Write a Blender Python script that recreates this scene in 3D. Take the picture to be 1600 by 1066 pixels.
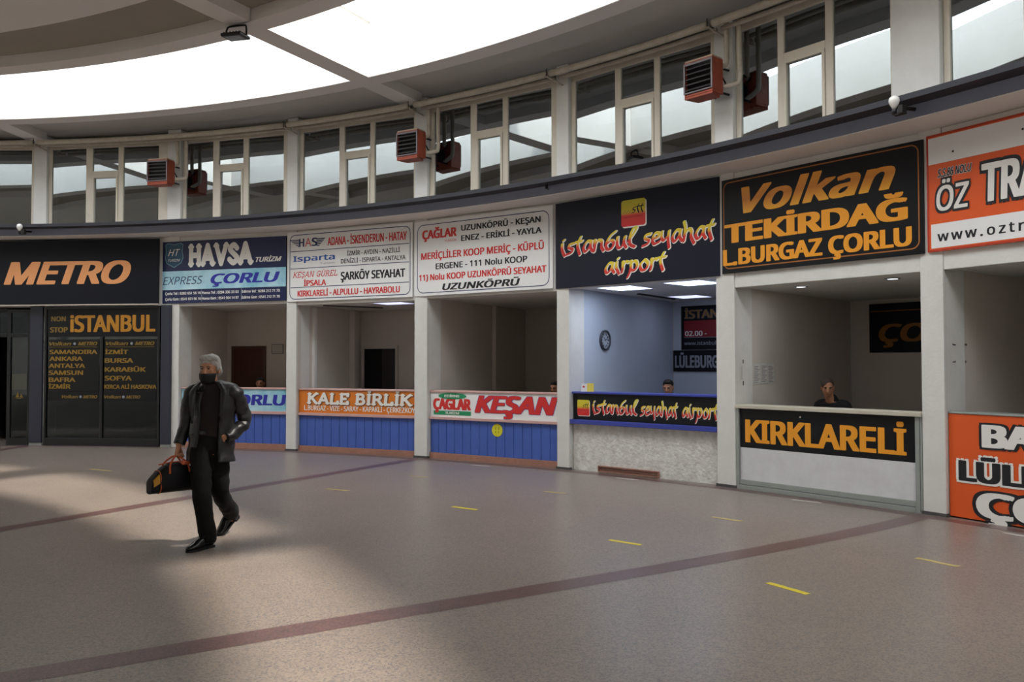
import bpy, bmesh, math, random
from math import sin, cos, pi, radians, hypot
from mathutils import Vector, Matrix, noise

random.seed(7)
scene = bpy.context.scene
COL = scene.collection
for o in list(bpy.data.objects):
    bpy.data.objects.remove(o)

# ------------------------------------------------------------------ camera
cam_d = bpy.data.cameras.new('camera')
cam_d.sensor_width = 36.0
cam_d.lens = 1328.3 / 1600 * 36.0
cam_d.clip_start = 0.05
cam_d.clip_end = 300
cam = bpy.data.objects.new('camera', cam_d)
COL.objects.link(cam)
cam.location = (0, 0, 1.6)
cam.rotation_euler = (radians(90) + 0.02718, 0.00118, 0)
scene.camera = cam

# ------------------------------------------------------------------ world, sun, exposure
world = bpy.data.worlds.new('world')
scene.world = world
world.use_nodes = True
bg = world.node_tree.nodes['Background']
bg.inputs[0].default_value = (0.93, 0.97, 1.0, 1)
bg.inputs[1].default_value = 6.3
sun_d = bpy.data.lights.new('sun', 'SUN')
sun_d.energy = 7.0
sun_d.angle = radians(3.6)
sun_d.color = (1.0, 0.93, 0.82)
sun = bpy.data.objects.new('sun', sun_d)
COL.objects.link(sun)
sun.location = (20, 0, 30)
sun.rotation_euler = Vector((-0.566, 0.02, -0.824)).to_track_quat('-Z', 'Y').to_euler()
scene.view_settings.view_transform = 'Standard'
scene.view_settings.look = 'None'
scene.view_settings.gamma = 1.0
scene.view_settings.exposure = 0.0
scene.view_settings.use_curve_mapping = False
try:
    scene.cycles.use_denoising = True
    scene.cycles.sample_clamp_indirect = 6.0
except Exception:
    pass

# ------------------------------------------------------------------ materials
def S(h):
    h = h.lstrip('#')
    r = []
    for i in (0, 2, 4):
        c = int(h[i:i + 2], 16) / 255
        r.append(c / 12.92 if c <= 0.04045 else ((c + 0.055) / 1.055) ** 2.4)
    return r


MATS = {}


def mat(name, color, rough=0.6, metal=0.0, var=0.0, scale=6.0, dark=None, bump=0.0, bscale=40.0, emit=0.0, spec=0.4):
    """Principled material, its colour broken up by two octaves of noise."""
    if name in MATS:
        return MATS[name]
    c = S(color) if isinstance(color, str) else list(color)
    m = bpy.data.materials.new(name)
    m.use_nodes = True
    nt = m.node_tree
    b = nt.nodes['Principled BSDF']
    b.inputs['Roughness'].default_value = rough
    b.inputs['Metallic'].default_value = metal
    b.inputs['Specular IOR Level'].default_value = spec
    b.inputs['Base Color'].default_value = (*c, 1)
    m.diffuse_color = (*c, 1)
    tc = nt.nodes.new('ShaderNodeTexCoord')
    if var > 0:
        d = S(dark) if dark else [x * 0.55 for x in c]
        n = nt.nodes.new('ShaderNodeTexNoise')
        n.inputs['Scale'].default_value = scale
        n.inputs['Detail'].default_value = 6
        n.inputs['Roughness'].default_value = 0.65
        nt.links.new(tc.outputs['Object'], n.inputs['Vector'])
        rp = nt.nodes.new('ShaderNodeValToRGB')
        rp.color_ramp.elements[0].position = 0.32
        rp.color_ramp.elements[1].position = 0.62
        rp.color_ramp.elements[0].color = (*[x + (y - x) * var for x, y in zip(c, d)], 1)
        rp.color_ramp.elements[1].color = (*c, 1)
        nt.links.new(n.outputs['Fac'], rp.inputs['Fac'])
        nt.links.new(rp.outputs['Color'], b.inputs['Base Color'])
    if bump > 0:
        n2 = nt.nodes.new('ShaderNodeTexNoise')
        n2.inputs['Scale'].default_value = bscale
        n2.inputs['Detail'].default_value = 4
        nt.links.new(tc.outputs['Object'], n2.inputs['Vector'])
        bp = nt.nodes.new('ShaderNodeBump')
        bp.inputs['Strength'].default_value = bump
        bp.inputs['Distance'].default_value = 0.02
        nt.links.new(n2.outputs['Fac'], bp.inputs['Height'])
        nt.links.new(bp.outputs['Normal'], b.inputs['Normal'])
    if emit > 0:
        b.inputs['Emission Color'].default_value = (*c, 1)
        b.inputs['Emission Strength'].default_value = emit
    MATS[name] = m
    return m


def glass_mat(name, tint, refl, ior=1.5, mx=1.0):
    m = bpy.data.materials.new(name)
    m.use_nodes = True
    nt = m.node_tree
    nt.nodes.clear()
    out = nt.nodes.new('ShaderNodeOutputMaterial')
    mix = nt.nodes.new('ShaderNodeMixShader')
    tr = nt.nodes.new('ShaderNodeBsdfTransparent')
    tr.inputs[0].default_value = (*tint, 1)
    gl = nt.nodes.new('ShaderNodeBsdfGlossy')
    gl.inputs['Roughness'].default_value = 0.0
    gl.inputs['Color'].default_value = (0.86, 0.95, 1.0, 1)
    fr = nt.nodes.new('ShaderNodeFresnel')
    fr.inputs[0].default_value = ior
    ma = nt.nodes.new('ShaderNodeMath')
    ma.operation = 'MULTIPLY_ADD'
    ma.use_clamp = True
    ma.inputs[1].default_value = mx
    ma.inputs[2].default_value = refl
    nt.links.new(fr.outputs[0], ma.inputs[0])
    nt.links.new(ma.outputs[0], mix.inputs[0])
    nt.links.new(tr.outputs[0], mix.inputs[1])
    nt.links.new(gl.outputs[0], mix.inputs[2])
    nt.links.new(mix.outputs[0], out.inputs[0])
    MATS[name] = m
    return m


def floor_mat(name, a, b_, c_, rough):
    """Terrazzo: fine stone chips of three colours under a worn polish."""
    m = bpy.data.materials.new(name)
    m.use_nodes = True
    nt = m.node_tree
    p = nt.nodes['Principled BSDF']
    tc = nt.nodes.new('ShaderNodeTexCoord')
    v = nt.nodes.new('ShaderNodeTexVoronoi')
    v.inputs['Scale'].default_value = 105
    v.inputs['Randomness'].default_value = 1
    nt.links.new(tc.outputs['Object'], v.inputs['Vector'])
    sx = nt.nodes.new('ShaderNodeSeparateColor')
    nt.links.new(v.outputs['Color'], sx.inputs[0])
    rp = nt.nodes.new('ShaderNodeValToRGB')
    rp.color_ramp.interpolation = 'CONSTANT'
    e = rp.color_ramp.elements
    e[0].position = 0
    e[0].color = (*S(a), 1)
    e[1].position = 0.45
    e[1].color = (*S(b_), 1)
    k = e.new(0.8)
    k.color = (*S(c_), 1)
    nt.links.new(sx.outputs[0], rp.inputs['Fac'])
    n = nt.nodes.new('ShaderNodeTexNoise')
    n.inputs['Scale'].default_value = 0.9
    n.inputs['Detail'].default_value = 7
    n.inputs['Roughness'].default_value = 0.6
    nt.links.new(tc.outputs['Object'], n.inputs['Vector'])
    mr = nt.nodes.new('ShaderNodeMapRange')
    mr.inputs['From Min'].default_value = 0.3
    mr.inputs['From Max'].default_value = 0.7
    mr.inputs['To Min'].default_value = 0.92
    mr.inputs['To Max'].default_value = 1.06
    nt.links.new(n.outputs['Fac'], mr.inputs['Value'])
    mx = nt.nodes.new('ShaderNodeMix')
    mx.data_type = 'RGBA'
    mx.blend_type = 'MULTIPLY'
    mx.inputs[0].default_value = 1
    nt.links.new(rp.outputs['Color'], mx.inputs[6])
    nt.links.new(mr.outputs['Result'], mx.inputs[7])
    nt.links.new(mx.outputs[2], p.inputs['Base Color'])
    p.inputs['Roughness'].default_value = rough
    p.inputs['Specular IOR Level'].default_value = 0.5
    MATS[name] = m
    return m


def ramp_mat(name, stops, rough=0.4, axis=2):
    """Printed colour fade along one axis of the thing it is printed on (a graphic, not light)."""
    m = bpy.data.materials.new(name)
    m.use_nodes = True
    nt = m.node_tree
    p = nt.nodes['Principled BSDF']
    p.inputs['Roughness'].default_value = rough
    tc = nt.nodes.new('ShaderNodeTexCoord')
    sp = nt.nodes.new('ShaderNodeSeparateXYZ')
    nt.links.new(tc.outputs['Generated'], sp.inputs[0])
    rp = nt.nodes.new('ShaderNodeValToRGB')
    e = rp.color_ramp.elements
    e[0].position, e[1].position = stops[0][0], stops[-1][0]
    e[0].color, e[1].color = (*S(stops[0][1]), 1), (*S(stops[-1][1]), 1)
    for q, c in stops[1:-1]:
        x = e.new(q)
        x.color = (*S(c), 1)
    nt.links.new(sp.outputs[axis], rp.inputs['Fac'])
    nt.links.new(rp.outputs['Color'], p.inputs['Base Color'])
    MATS[name] = m
    return m


plaster = mat('plaster', '#dad8d3', 0.75, var=0.25, scale=3.0, dark='#b5afa6', bump=0.12, bscale=30)
ceil_paint = mat('ceiling_paint', '#e8e3de', 0.85, var=0.2, scale=1.2, dark='#d6cfc9')
shaft_paint = mat('shaft_paint', '#d8d6d2', 0.85, var=0.1, scale=2)
panel_paint = mat('ceiling_panel_paint', '#cbc6c0', 0.9, var=0.3, scale=0.8, dark='#b9b3ac')
inner_dark = mat('inner_panel_dark', '#a59e93', 0.9, var=0.3, scale=0.8, dark='#958d81')  # darker copy of the ceiling panel colour, for the inner recess
shop_paint = mat('shop_paint', '#cdc4ba', 0.8, var=0.2, scale=2.0, dark='#b5aa9f')
cool_paint = mat('cool_shop_paint', '#bcc3cf', 0.7, var=0.1, scale=2.0)
fascia_paint = mat('fascia_paint', '#7b8092', 0.5, var=0.3, scale=4, dark='#6b7082')
navy = mat('navy_cladding', '#2b2e3c', 0.35, var=0.2, scale=5)
white_alu = mat('window_frame_paint', '#d2c9b8', 0.45, var=0.25, scale=5, dark='#b3a792')
black_alu = mat('black_aluminium', '#15171a', 0.35)
grey_alu = mat('grey_aluminium', '#9aa09a', 0.4, 0.3, var=0.2)
terr = floor_mat('terrazzo', '#8a7d72', '#7b7068', '#666160', 0.33)
maroon = floor_mat('maroon_terrazzo', '#694e4a', '#584342', '#4d3f40', 0.3)
upper_glass = glass_mat('upper_glass', (0.30, 0.34, 0.36), 0.30, 1.5, 1.5)
shop_glass = glass_mat('shop_glass', (0.3, 0.33, 0.34), 0.0, 1.5, 0.9)
dark_room = mat('dark_room_wall', '#4a4a4c', 0.9, var=0.2, scale=1)
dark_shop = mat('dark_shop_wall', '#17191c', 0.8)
sign_white = mat('sign_white', '#e8e7e5', 0.4, var=0.06, scale=2)
sign_navy = mat('sign_navy', '#171a2a', 0.45, spec=0.25)
sign_black = mat('sign_black', '#101116', 0.45, var=0.1, scale=3, spec=0.25)
havsa_navy = mat('deep_blue_vinyl', '#17214a', 0.4)
metro_navy = mat('midnight_vinyl', '#10131c', 0.5, spec=0.2)
ink_black = mat('black_ink', '#1b1b20', 0.5)
ink_red = mat('red_ink', '#cf2f2c', 0.5)
ink_blue = mat('blue_ink', '#2a2f9c', 0.5)
ink_midblue = mat('mid_blue_ink', '#2f5aa6', 0.5)
ink_dkblue = mat('dark_blue_ink', '#28365e', 0.5)
ink_white = mat('white_ink', '#e6e3dd', 0.5)
ink_orange = mat('tan_orange_ink', '#e09a63', 0.5)
ink_amber = mat('amber_ink', '#e89a25', 0.5)
ink_gold = mat('gold_vinyl', '#b98a2c', 0.5)
ink_dullgold = mat('dull_gold_vinyl', '#7d6426', 0.5)
ink_green = mat('green_ink', '#1c8a5a', 0.5)
ink_grey = mat('grey_ink', '#8a8f99', 0.5)
orange_vinyl = mat('orange_vinyl', '#df5a22', 0.4, var=0.08)
kale_orange = mat('kale_orange_vinyl', '#d9781f', 0.4)
red_edge = mat('red_edge', '#b5391f', 0.4)
blue_wood = mat('blue_boards', '#4561b0', 0.5, var=0.25, scale=4, dark='#364f94')
pink_wood = mat('pink_ledge', '#c9a29c', 0.6, var=0.2)
terracotta = mat('terracotta_strip', '#a37564', 0.6, var=0.4, scale=8)
blue_ledge_m = mat('blue_ledge', '#36429a', 0.35)
rough_plaster = mat('rough_plaster', '#dcd9d4', 0.85, var=0.55, scale=9, dark='#a79f94', bump=0.7, bscale=22)
panel_white = mat('scuffed_white_panel', '#d3d3d4', 0.5, var=0.4, scale=4, dark='#b6b3b0')
beige_board = mat('beige_board', '#c3bcab', 0.5, var=0.2)
heater_orange = mat('heater_orange', '#a04a33', 0.55, var=0.5, scale=9, dark='#6e3324')
heater_dark = mat('heater_dark', '#26262a', 0.4)
heater_slat = mat('heater_slat', '#5d5b5c', 0.35, 0.4)
pipe_paint = mat('pipe_paint', '#c2b8a8', 0.5, var=0.4, scale=7, dark='#8f7c66')
iron = mat('dark_iron', '#2a2725', 0.6, 0.4)
bulb_glass = mat('bulb_glass', '#e4e2dc', 0.25)
yellow_tape = mat('yellow_tape', '#d6c22e', 0.5, var=0.35, scale=18, dark='#a5954c')
faded_tape = mat('faded_yellow_tape', '#b9a763', 0.5, var=0.6, scale=14, dark='#a08c74')
white_tape = mat('white_tape', '#c9c3bd', 0.5, var=0.5, scale=16, dark='#a79a90')
lamp_white = mat('panel_light', '#cfe0ff', 0.5, emit=4.0)
lamp_dim = mat('dim_panel_light', '#c3c9f2', 0.5, emit=1.6)
spot_white = mat('downlight', '#e6f0ff', 0.5, emit=5.0)
sticker_yellow = mat('sticker_yellow', '#d6cf2c', 0.5)
door_brown = mat('brown_door', '#4e2a20', 0.5, var=0.2)
door_dark = mat('dark_door', '#2f2b2a', 0.6)
stt = ramp_mat('emblem_fade', [(0, '#cf1f22'), (0.42, '#d6322a'), (0.56, '#d8c02e'), (1, '#cdc52c')])
brush_fade = ramp_mat('brush_letter_fade', [(0, '#c81f22'), (0.42, '#d5372a'), (0.56, '#e2c233'), (1, '#e4dc3f')])
amber_fade = ramp_mat('amber_letter_fade', [(0, '#f0aa2c'), (0.5, '#c97a1c'), (1, '#f0a02a')])
bluefade = mat('pale_blue_print', '#b9d9e4', 0.4, var=1.0, scale=1.4, dark='#6fb3c9')

# ------------------------------------------------------------------ hall geometry
CX, CY, R = -10.712, -1.350, 18.358
PHI0, D = 0.52422, 2 * pi / 42
Z_FB, Z_FT, Z_C = 4.10, 4.29, 6.047
PIL = {-2: (-2.1, -2.0), -1: (-1.098, -1.001), 0: (-.05, .054), 1: (.92, 1.0), 2: (1.934, 2.031),
       3: (2.974, 3.057), 4: (3.967, 4.069), 5: (4.947, 5.038), 6: (5.95, 6.05)}


def pol(k, r, z=0.0):
    ph = PHI0 + (k - 2) * D
    return Vector((CX + r * sin(ph), CY + r * cos(ph), z))


class Frame:
    """A flat stretch of the round wall: x runs left to right, y runs outward, z up."""
    def __init__(self, A, B):
        self.M = (A + B) / 2
        t = (B - A).normalized()
        self.L = (B - A).length
        self.rot = math.atan2(t.y, t.x)
        self.t = t
        self.n = Vector((-t.y, t.x, 0))

    def w(self, s, d, z):
        v = self.M + self.t * s + self.n * d
        return Vector((v.x, v.y, z))


def chord(ka, kb, r=R):
    return Frame(pol(ka, r), pol(kb, r))


BAY = {k: chord(PIL[k][1], PIL[k + 1][0]) for k in range(-2, 6)}
BAY['M'] = chord(-1.55, -.085, R - .06)
BAY['G'] = chord(-1.0, -.085)
BACKR = {-2: 22, -1: 22, 0: 20.2, 1: 20.6, 2: 22, 3: 22, 4: 22, 5: 22}
BACK = {k: chord(k, k + 1, r) for k, r in BACKR.items()}
LEFT = {k: Frame(pol(PIL[k][1], R + .04), pol(k - .010, 22.5)) for k in range(-2, 6)}
RIGHT = {k: Frame(pol(PIL[k + 1][0], R + .04), pol(k + 1 - .045, 22.5)) for k in range(-2, 6)}


# ------------------------------------------------------------------ mesh builder
class MB:
    def __init__(self):
        self.v = []
        self.f = []

    def add(self, vs, fs):
        b = len(self.v)
        self.v += [tuple(v) for v in vs]
        self.f += [tuple(i + b for i in f) for f in fs]
        return self

    def box(self, x0, y0, z0, x1, y1, z1):
        x0, x1 = min(x0, x1), max(x0, x1)
        y0, y1 = min(y0, y1), max(y0, y1)
        z0, z1 = min(z0, z1), max(z0, z1)
        vs = [(x0, y0, z0), (x1, y0, z0), (x1, y1, z0), (x0, y1, z0), (x0, y0, z1), (x1, y0, z1), (x1, y1, z1), (x0, y1, z1)]
        return self.add(vs, [(3, 2, 1, 0), (4, 5, 6, 7), (0, 1, 5, 4), (1, 2, 6, 5), (2, 3, 7, 6), (3, 0, 4, 7)])

    def prism(self, poly, y0, y1):
        """Outline in (x, z), from depth y0 to y1."""
        a = sum(p[0] * q[1] - q[0] * p[1] for p, q in zip(poly, poly[1:] + poly[:1]))
        if a < 0:
            poly = poly[::-1]
        n = len(poly)
        vs = [(x, y0, z) for x, z in poly] + [(x, y1, z) for x, z in poly]
        fs = [tuple(range(n)), tuple(range(2 * n - 1, n - 1, -1))]
        fs += [(j, i, i + n, j + n) for i in range(n) for j in [(i + 1) % n]]
        return self.add(vs, fs)

    def prism_z(self, poly, z0, z1):
        a = sum(p[0] * q[1] - q[0] * p[1] for p, q in zip(poly, poly[1:] + poly[:1]))
        if a < 0:
            poly = poly[::-1]
        n = len(poly)
        vs = [(x, y, z0) for x, y in poly] + [(x, y, z1) for x, y in poly]
        fs = [tuple(range(n - 1, -1, -1)), tuple(range(n, 2 * n))]
        fs += [(i, j, j + n, i + n) for i in range(n) for j in [(i + 1) % n]]
        return self.add(vs, fs)

    def loft(self, pts, rad, hint=(1, 0, 0), n=14, sub=3, cap=True, wob=0.0, wsc=8.0, arc=None, seed=0.0, fold=0.0):
        """Tube through pts; rad = (a, b) half-widths along hint and across it."""
        P = [Vector(p) for p in pts]
        Rd = [(r, r) if not isinstance(r, (tuple, list)) else tuple(r) for r in rad]
        Q, W = [], []
        m = len(P)
        for i in range(m - 1):
            p0, p1, p2, p3 = P[max(i - 1, 0)], P[i], P[i + 1], P[min(i + 2, m - 1)]
            for s in range(sub):
                t = s / sub
                Q.append(0.5 * ((2 * p1) + (p2 - p0) * t + (2 * p0 - 5 * p1 + 4 * p2 - p3) * t * t + (3 * p1 - p0 - 3 * p2 + p3) * t ** 3))
                u = t * t * (3 - 2 * t)
                W.append(tuple(Rd[i][j] + (Rd[i + 1][j] - Rd[i][j]) * u for j in (0, 1)))
        Q.append(P[-1])
        W.append(Rd[-1])
        hint = Vector(hint)
        rows = []
        a0, a1 = arc if arc else (0, 2 * pi)
        cols = n if not arc else n + 1
        vs = []
        for i, q in enumerate(Q):
            t = (Q[min(i + 1, len(Q) - 1)] - Q[max(i - 1, 0)])
            t.normalize()
            a = (hint - t * hint.dot(t)).normalized()
            b = t.cross(a)
            for j in range(cols):
                th = a0 + (a1 - a0) * j / n
                d = a * cos(th) * W[i][0] + b * sin(th) * W[i][1]
                p = q + d
                if wob:
                    nz = noise.noise(Vector((p.x * wsc, p.y * wsc, p.z * wsc * 1.3 + seed)))
                    p = p + d.normalized() * wob * nz
                if fold:
                    p = p + d.normalized() * fold * sin(q.z * 70 + 5 * noise.noise(p * 7) + th * 1.5) * (0.4 + 0.6 * max(0, noise.noise(p * 4 + Vector((seed, 0, 0)))))
                vs.append(p)
        fs = []
        for i in range(len(Q) - 1):
            for j in range(n):
                k = (j + 1) % cols
                fs.append((i * cols + j, i * cols + k, (i + 1) * cols + k, (i + 1) * cols + j))
        if cap and not arc:
            c0, c1 = len(vs), len(vs) + 1
            vs += [Q[0], Q[-1]]
            last = (len(Q) - 1) * cols
            for j in range(n):
                k = (j + 1) % n
                fs.append((c0, k, j))
                fs.append((c1, last + j, last + k))
        return self.add(vs, fs)

    def tube(self, pts, r, n=8, sub=1):
        d = Vector(pts[-1]) - Vector(pts[0])
        h = Vector((0, 0, 1)) if abs(d.normalized().z) < 0.8 else Vector((1, 0.1, 0))
        return self.loft(pts, [r] * len(pts), h, n, sub)

    def ball(self, c, rx, ry, rz, nu=12, nv=8, wob=0.0, wsc=30):
        vs, fs = [], []
        for i in range(nv + 1):
            t = pi * i / nv
            for j in range(nu):
                p = 2 * pi * j / nu
                d = Vector((sin(t) * cos(p), sin(t) * sin(p), cos(t)))
                k = 1 + (wob * noise.noise(d * wsc) if wob else 0)
                vs.append((c[0] + rx * d.x * k, c[1] + ry * d.y * k, c[2] + rz * d.z * k))
        for i in range(nv):
            for j in range(nu):
                k = (j + 1) % nu
                fs.append((i * nu + j, (i + 1) * nu + j, (i + 1) * nu + k, i * nu + k))
        return self.add(vs, fs)

    def lathe(self, prof, c=(0, 0, 0), n=16):
        vs, fs = [], []
        for r, z in prof:
            for j in range(n):
                vs.append((c[0] + r * cos(2 * pi * j / n), c[1] + r * sin(2 * pi * j / n), c[2] + z))
        for i in range(len(prof) - 1):
            for j in range(n):
                k = (j + 1) % n
                fs.append((i * n + j, i * n + k, (i + 1) * n + k, (i + 1) * n + j))
        fs.append(tuple(range(n - 1, -1, -1)))
        fs.append(tuple((len(prof) - 1) * n + j for j in range(n)))
        return self.add(vs, fs)

    def sweep(self, prof, k0, k1, n):
        """Closed (r, z) outline swept round the hall."""
        m = len(prof)
        full = abs(k1 - k0) > 41.99
        rows = n if full else n + 1
        vs = []
        for i in range(rows):
            k = k0 + (k1 - k0) * i / n
            vs += [pol(k, r, z) for r, z in prof]
        fs = []
        for i in range(n):
            a, b = i * m, ((i + 1) % rows) * m
            for j in range(m):
                q = (j + 1) % m
                fs.append((a + j, a + q, b + q, b + j))
        if not full:
            fs.append(tuple(range(m)))
            fs.append(tuple(range((rows - 1) * m + m - 1, (rows - 1) * m - 1, -1)))
        return self.add(vs, fs)

    def build(self, name, m, parent=None, smooth=False, bevel=0.0, fix=False, loc=None, rot=0.0):
        me = bpy.data.meshes.new(name)
        me.from_pydata(self.v, [], self.f)
        me.validate()
        if fix or bevel:
            bm = bmesh.new()
            bm.from_mesh(me)
            if fix:
                bmesh.ops.recalc_face_normals(bm, faces=bm.faces)
            bm.to_mesh(me)
            bm.free()
        me.materials.append(m)
        if smooth:
            me.polygons.foreach_set('use_smooth', [True] * len(me.polygons))
        o = bpy.data.objects.new(name, me)
        COL.objects.link(o)
        if parent:
            o.parent = parent
        if loc is not None:
            o.location = loc
            o.rotation_euler = (0, 0, rot)
        if bevel:
            b = o.modifiers.new('edge', 'BEVEL')
            b.width = bevel
            b.segments = 2
            b.limit_method = 'ANGLE'
        return o


def tag(o, label, cat, group=None, kind=None):
    o['label'] = label
    o['category'] = cat
    if group:
        o['group'] = group
    if kind:
        o['kind'] = kind
    return o


def struct(o, label, cat):
    return tag(o, label, cat, kind='structure')


def root(name, loc, rot, label, cat, group=None, kind=None):
    o = bpy.data.objects.new(name, None)
    COL.objects.link(o)
    o.empty_display_size = 0.2
    o.location = loc
    o.rotation_euler = (0, 0, rot)
    return tag(o, label, cat, group, kind)


def at_frame(o, F, d=0.0, z=0.0):
    o.location = F.w(0, d, z)
    o.rotation_euler = (0, 0, F.rot)
    return o


def copy_tree(src, parent=None):
    c = src.copy()
    COL.objects.link(c)
    if parent:
        c.parent = parent
    for ch in [x for x in bpy.data.objects if x.parent == src]:
        copy_tree(ch, c)
    return c


# ------------------------------------------------------------------ lettering
try:
    FONT = bpy.data.fonts.load(bpy.utils.system_resource('DATAFILES') + '/fonts/NotoSansHebrew-Regular.woff2')
except Exception:
    FONT = None
_cache = {}


def _text_mesh(s, shear, gap=1.0):
    if (s, shear, gap) in _cache:
        return _cache[(s, shear, gap)]
    cu = bpy.data.curves.new('lettering', 'FONT')
    cu.body = s
    cu.shear = shear
    cu.space_character = gap
    cu.resolution_u = 2
    if FONT:
        cu.font = FONT
    ob = bpy.data.objects.new('lettering', cu)
    COL.objects.link(ob)
    dg = bpy.context.evaluated_depsgraph_get()
    me = bpy.data.meshes.new_from_object(ob.evaluated_get(dg))
    bpy.data.objects.remove(ob)
    bpy.data.curves.remove(cu)
    vs = [tuple(v.co) for v in me.vertices]
    fs = [tuple(p.vertices) for p in me.polygons]
    bpy.data.meshes.remove(me)
    _cache[(s, shear, gap)] = (vs, fs)
    return vs, fs


_hv, _ = _text_mesh('H', 0.0)
CAP = max(v[1] for v in _hv)


def letters(s, box, m, parent, bold=0.0, shear=0.0, d=0.004, outline=None, name='lettering', skew=0.0, gap=1.0):
    """A line of writing fitted to (x0, z0, x1, z1): x by its width, z by its capital height.
    Weight is built up by laying the outline over itself a stroke's breadth apart."""
    x0, z0, x1, z1 = box
    bold = max(bold * (.75 if bold > .042 else 1.15), 0.0)
    vs, fs = _text_mesh(s, shear, gap)
    a, b = min(v[0] for v in vs), max(v[0] for v in vs)
    vb = .42 * bold
    sx, sz = (x1 - x0) / (b - a + 2 * bold), (z1 - z0) / (CAP + 2 * vb)

    def put(r, depth, nm, mm, zr=.42):
        mb = MB()
        off = [(0, 0)]
        if r > 0.004:
            off += [(r * cos(2 * pi * i / 8), r * sin(2 * pi * i / 8)) for i in range(8)]
            off += [(r * .92 * c, r * .92 * e) for c in (-1, 1) for e in (-1, 1)]
        if r > 0.06:
            off += [(.5 * r * cos(2 * pi * i / 8), .5 * r * sin(2 * pi * i / 8)) for i in range(8)]
        for q, (ox, oz) in enumerate(off):
            mb.add([(x0 + (v[0] - a + bold + ox) * sx, -depth + q * 5e-5, z0 + (v[1] + vb + oz * zr) * sz) for v in vs], fs)
        return mb.build(nm, mm, parent)
    o = put(bold, d, name, m)
    for i, (ob, om) in enumerate(outline or []):
        put(bold + ob * .8, d - 0.0012 * (i + 1), name + '_outline', om, (vb + ob * .8) / (bold + ob * .8))
    return o


def cr(pts, sub=5):
    if len(pts) < 3:
        return pts
    out = []
    m = len(pts)
    for i in range(m - 1):
        p0, p1, p2, p3 = pts[max(i - 1, 0)], pts[i], pts[i + 1], pts[min(i + 2, m - 1)]
        for s in range(sub):
            t = s / sub
            out.append(tuple(0.5 * (2 * p1[j] + (p2[j] - p0[j]) * t + (2 * p0[j] - 5 * p1[j] + 4 * p2[j] - p3[j]) * t * t + (3 * p1[j] - p0[j] - 3 * p2[j] + p3[j]) * t ** 3) for j in (0, 1)))
    out.append(pts[-1])
    return out


BRUSH = {
    'i': (0.5, [[(.12, 1.0), (.14, .5), (.38, -.1)], [(.22, 1.32), (.26, 1.36)]]),
    's': (0.7, [[(.62, .95), (.25, .88), (.2, .6), (.5, .42), (.42, .12), (.02, -.02)]]),
    't': (0.6, [[(.42, 1.45), (.2, .75), (.42, -.12)], [(.02, 1.02), (.55, 1.08)]]),
    'a': (0.85, [[(.7, .9), (.4, 1.0), (.1, .45), (.25, .06), (.55, .4), (.7, .9)], [(.7, .95), (.66, .4), (.84, .05)]]),
    'n': (0.9, [[(.1, 1), (.15, .5), (.1, 0)], [(.14, .55), (.4, .98), (.66, .8), (.66, .35), (.84, -.02)]]),
    'b': (0.85, [[(.78, 1.55), (.4, 1.2), (.12, .55), (.2, .08), (.52, .08), (.7, .5), (.5, .8), (.2, .55)]]),
    'u': (0.85, [[(.1, 1), (.1, .4), (.25, .04), (.52, .25), (.64, .9)], [(.66, .98), (.62, .4), (.8, .02)]]),
    'l': (0.7, [[(.08, .55), (.45, 1.2), (.62, 1.62), (.4, 1.6), (.2, 1.0), (.2, .3), (.55, 0)]]),
    'e': (0.72, [[(.12, .5), (.55, .62), (.58, .92), (.3, .95), (.1, .45), (.25, .05), (.66, .2)]]),
    'y': (0.85, [[(.1, 1), (.1, .5), (.28, .25), (.6, .6)], [(.66, 1), (.62, .3), (.72, -.4)]]),
    'h': (0.9, [[(.08, 1.6), (.2, 1.0), (.12, 0)], [(.15, .55), (.45, .98), (.66, .75), (.66, .3), (.9, -.25)]]),
    'r': (0.62, [[(.14, 1), (.16, .4), (.1, 0)], [(.15, .6), (.38, .98), (.58, .9)]]),
    'p': (0.82, [[(.16, 1), (.18, .2), (-.05, -.5)], [(.15, .75), (.5, .98), (.68, .55), (.48, .1), (.15, .2)]]),
    'o': (0.8, [[(.42, 1), (.1, .55), (.22, .06), (.55, .12), (.68, .62), (.42, 1)]]),
    ' ': (0.5, []),
}
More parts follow.
